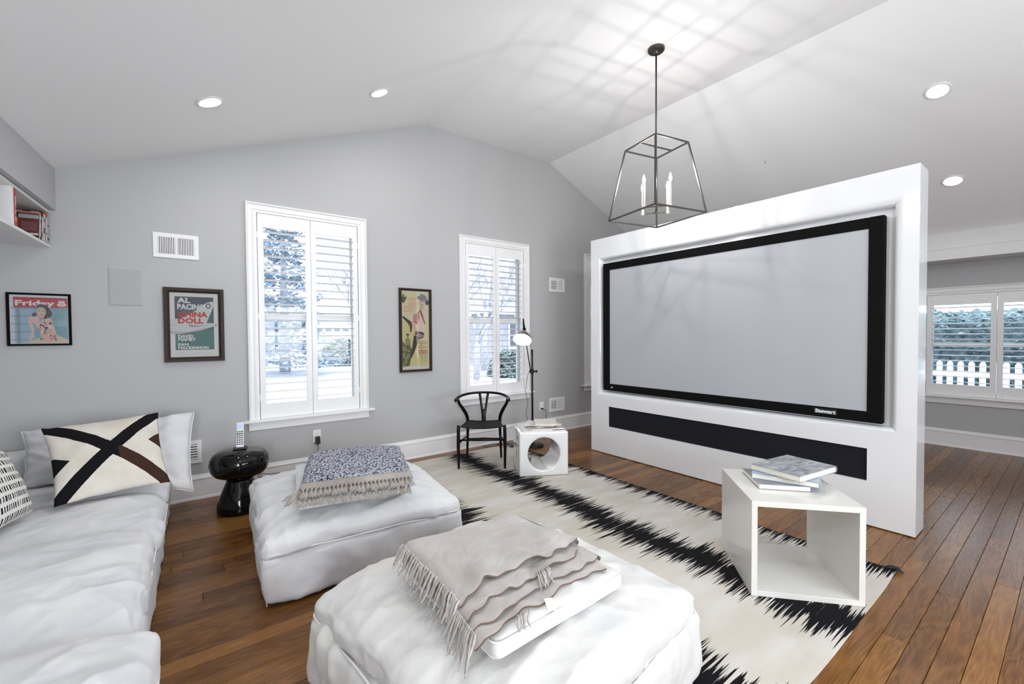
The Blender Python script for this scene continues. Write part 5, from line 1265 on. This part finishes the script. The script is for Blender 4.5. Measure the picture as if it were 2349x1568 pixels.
# ================================================================== outdoors
gr = MB(); gr.add([(-60, W + .2, -.25), (90, W + .2, -.25), (90, 46, .34), (-60, 46, .34), (-60, 46, -2), (90, 46, -2), (-60, W + .2, -2), (90, W + .2, -2)], [(0, 1, 2, 3), (4, 5, 7, 6), (0, 6, 7, 1), (3, 2, 5, 4), (0, 3, 4, 6), (1, 7, 5, 2)])
gr.box((NX + .2, -60, -1.8), (90, W + .19, -.25)); struct(gr.build('ground', MT['drive']))
def leaf_cloud(n, fn, size, rgn, flat_=False):
    mb = MB()
    for k in range(n):
        p, sc = fn(rgn); a = rgn.uniform(0, 2 * pi); tlt = rgn.uniform(-1, 1); s_ = size * sc * rgn.uniform(.6, 1.3)
        u_ = Vector((cos(a), sin(a), tlt * .6)).normalized() * s_; w_ = u_.cross(Vector((rgn.uniform(-1, 1), rgn.uniform(-1, 1), 1))).normalized() * s_ * .45
        mb.add([p - u_, p + w_, p + u_, p - w_], [(0, 1, 2, 3)])
    return mb
def fir_tree(loc, h, r, label, seed, cat='tree'):
    t = thing('evergreen_tree', label, cat, loc); rgn = random.Random(seed)
    MB().tube([(0, 0, 0), (0, 0, h * .9)], [r * .09, .02], 8).build('trunk', MT['bark'], t, smooth=True)
    def fn(g):
        z = g.random() ** 1.3; rad = r * (1 - z) * (0.75 + .25 * sin(z * 60)) * sqrt(g.uniform(.25, 1)); a = g.uniform(0, 2 * pi)
        return Vector((rad * cos(a), rad * sin(a), h * (.06 + z * .94) - rad * .18)), 1
    tag(leaf_cloud(5200, fn, .13, rgn).build('needles', MT['fir'], t), kind='stuff'); return t
fir_tree((3.15, 19.0, 0.02), 8.6, 2.3, 'blue-green evergreen tree seen through the left panel of the first window', 1)
fir_tree((2.2, 27.0, 0.05), 8.5, 2.3, 'taller evergreen farther back behind the first window', 2)
fir_tree((26.0, 33.0, 0.1), 6.5, 2.2, 'evergreen beside the neighbouring house behind the second window', 8)
def bare_tree(loc, h, label, seed, spread=.45):
    t = thing('bare_tree', label, 'tree', loc); rgn = random.Random(seed); tr = MB(); bmb = MB()
    def grow(p, d, L, r, lev):
        q = p + d * L; mid = p + d * L * .5 + Vector((rgn.uniform(-1, 1), rgn.uniform(-1, 1), 0)) * L * .05
        (tr if lev == 0 else bmb).tube([p, mid, q], [r, r * .85, r * .66], 5)
        if lev >= 5: return
        for _ in range(3 if lev < 3 else 2):
            nd = (d + Vector((rgn.uniform(-1, 1), rgn.uniform(-1, 1), rgn.uniform(-.2, .7))) * spread * 1.4).normalized()
            grow(q if _ else mid.lerp(q, .6), nd, L * rgn.uniform(.62, .8), r * .62, lev + 1)
    grow(Vector(), Vector((.05, 0, 1)), h * .28, h * .022, 0)
    tr.build('trunk', MT['bark'], t, smooth=True); tag(bmb.build('branches', MT['bark'], t, smooth=True), kind='stuff'); return t
bare_tree((7.4, 24.0, .05), 7.0, 'bare branching tree above the round shrub outside the first window', 3)
bare_tree((10.2, 15.5, -.05), 6.5, 'bare tree with thin crossing twigs outside the second window', 5, .55)
bare_tree((8.0, 12.6, -.1), 5.5, 'slim bare tree nearest the second window outside', 12, .5)
def bush(loc, rx, rz_, label, seed, mat='shrub'):
    t = thing('round_shrub', label, 'shrub', loc); rgn = random.Random(seed)
    def fn(g):
        a, b = g.uniform(0, 2 * pi), math.acos(g.uniform(-.1, 1)); k = g.uniform(.75, 1.0); return Vector((rx * k * sin(b) * cos(a), rx * k * sin(b) * sin(a), rz_ * k * cos(b) + .1)), 1
    MB().tube([(0, 0, 0), (0, 0, rz_ * .6)], .05, 6).build('stem', MT['bark'], t)
    tag(leaf_cloud(2200, fn, .12, rgn).build('leaves', MT[mat], t), kind='stuff')
bush((6.35, 22.5, .02), 1.15, 1.25, 'rounded green shrub beside the drive outside the first window', 4)
bush((9.8, 13.2, -.12), .8, .9, 'low twiggy shrub in front of the neighbouring house', 6)
# detached garage
t = thing('garage', 'white detached garage with a row of small dark door windows across the drive', 'building', (6.4, 40, .25))
MB().box((-6.5, .2, 0), (6.5, 6, 2.55)).build('wall', MT['siding'], t)
mb = MB(); mb.prism([(-6.9, 2.45), (6.9, 2.45), (5.2, 4.4), (-5.2, 4.4)], -6.3, .35); mb.v = [(x, -z, y) for x, y, z in mb.v]; mb.build('roof', MT['roof'], t)
MB().box((-6.9, -.40, 2.40), (6.9, -.30, 2.62)).build('fascia', MT['siding'], t)
for k, xx in enumerate((-5.4, -1.4, 2.6)):
    d_ = MB().box((xx, .08, 0), (xx + 3.0, .19, 2.15)).build('garage_door', MT['siding'], t)
    for q in range(4): MB().box((xx + .15 + q * .72, .06, 1.62), (xx + .65 + q * .72, .079, 1.86)).build('pane', MT['far_pane'], d_)
    for q in range(3): MB().box((xx + .08, .055, .12 + q * .50), (xx + 2.92, .079, .50 + q * .50)).build('panel', MT['siding'], d_)
# neighbouring house behind window 2
t = thing('neighbour_house', 'grey shingled neighbouring house with white windows behind the second window', 'building', (12.2, 17.0, -.1))
MB().box((-.2, 0, 0), (9, 7, 2.7)).build('wall', MT['brickish'], t)
mb = MB(); mb.prism([(-.7, 2.6), (9.5, 2.6), (7.5, 4.6), (1.2, 4.6)], -7.4, .5); mb.v = [(x, -z, y) for x, y, z in mb.v]; mb.build('roof', MT['roof'], t)
MB().box((-.7, -.62, 2.5), (9.5, -.51, 2.72)).build('fascia', MT['siding'], t)
for xx in (.5, 2.6, 5.0):
    w_ = MB(); w_.box((xx - .08, -.06, .85), (xx + 1.18, -.001, .95)); w_.box((xx - .08, -.06, 2.1), (xx + 1.18, -.001, 2.2)); w_.box((xx - .08, -.06, .95), (xx, -.001, 2.1)); w_.box((xx + 1.1, -.06, .95), (xx + 1.18, -.001, 2.1)); w_.box((xx + .52, -.05, .95), (xx + .58, -.001, 2.1)); w_.box((xx, -.05, 1.5), (xx + 1.1, -.001, 1.55))
    w_ = w_.build('window_frame', MT['siding'], t); MB().box((xx, -.02, .95), (xx + 1.1, -.003, 2.1)).build('pane', MT['far_pane'], w_)
# hedge and picket fence outside the right wall
rgn = random.Random(9)
t = thing('hedge', 'dense dark green hedge behind the white picket fence', 'hedge', (13.6, 0.6, -.25))
core = soft_box(1.2, 8.0, 1.95, .25, .1, 14, 5, .12, 6); core.build('inner_branches', MT['hedge'], t, smooth=True)
def fn(g):
    y = g.uniform(-4.1, 4.1); z = g.uniform(.1, 1.0) * (2.05 + .30 * noise.noise(Vector((y * 1.1, 2, 0)))); return Vector((-.62 - g.uniform(0, .25) if g.random() < .8 else g.uniform(-.6, .6), y, z)), 1
tag(leaf_cloud(9000, fn, .060, rgn).build('leaves', MT['hedge'], t), kind='stuff')
fir_tree((17.2, 0.2, -.2), 3.1, 1.5, 'loose evergreen rising above the hedge, left window panel', 14)
fir_tree((17.6, 3.6, -.2), 2.9, 1.4, 'low evergreen above the hedge hidden mostly by the window stile', 15)
t = thing('picket_fence', 'white picket fence with rounded pickets outside the right window', 'fence', (11.2, -1.6, -.25))
for z_ in (.35, .86): MB().box((.025, 0, z_), (.06, 5.2, z_ + .085)).build('rail', MT['siding'], t)
pk = [(-.040, 0), (.040, 0), (.040, 1.08), (.034, 1.105), (.020, 1.125), (0, 1.132), (-.020, 1.125), (-.034, 1.105), (-.040, 1.08)]
pm = MB().prism(pk, 0, .022); pm.v = [(z, x, y) for x, y, z in pm.v]; pme = pm.mesh('picket', MT['siding'])
for k in range(38): o = bpy.data.objects.new('picket', pme); C.objects.link(o); o.parent = t; o.location = (0, .07 + k * .137, 0)
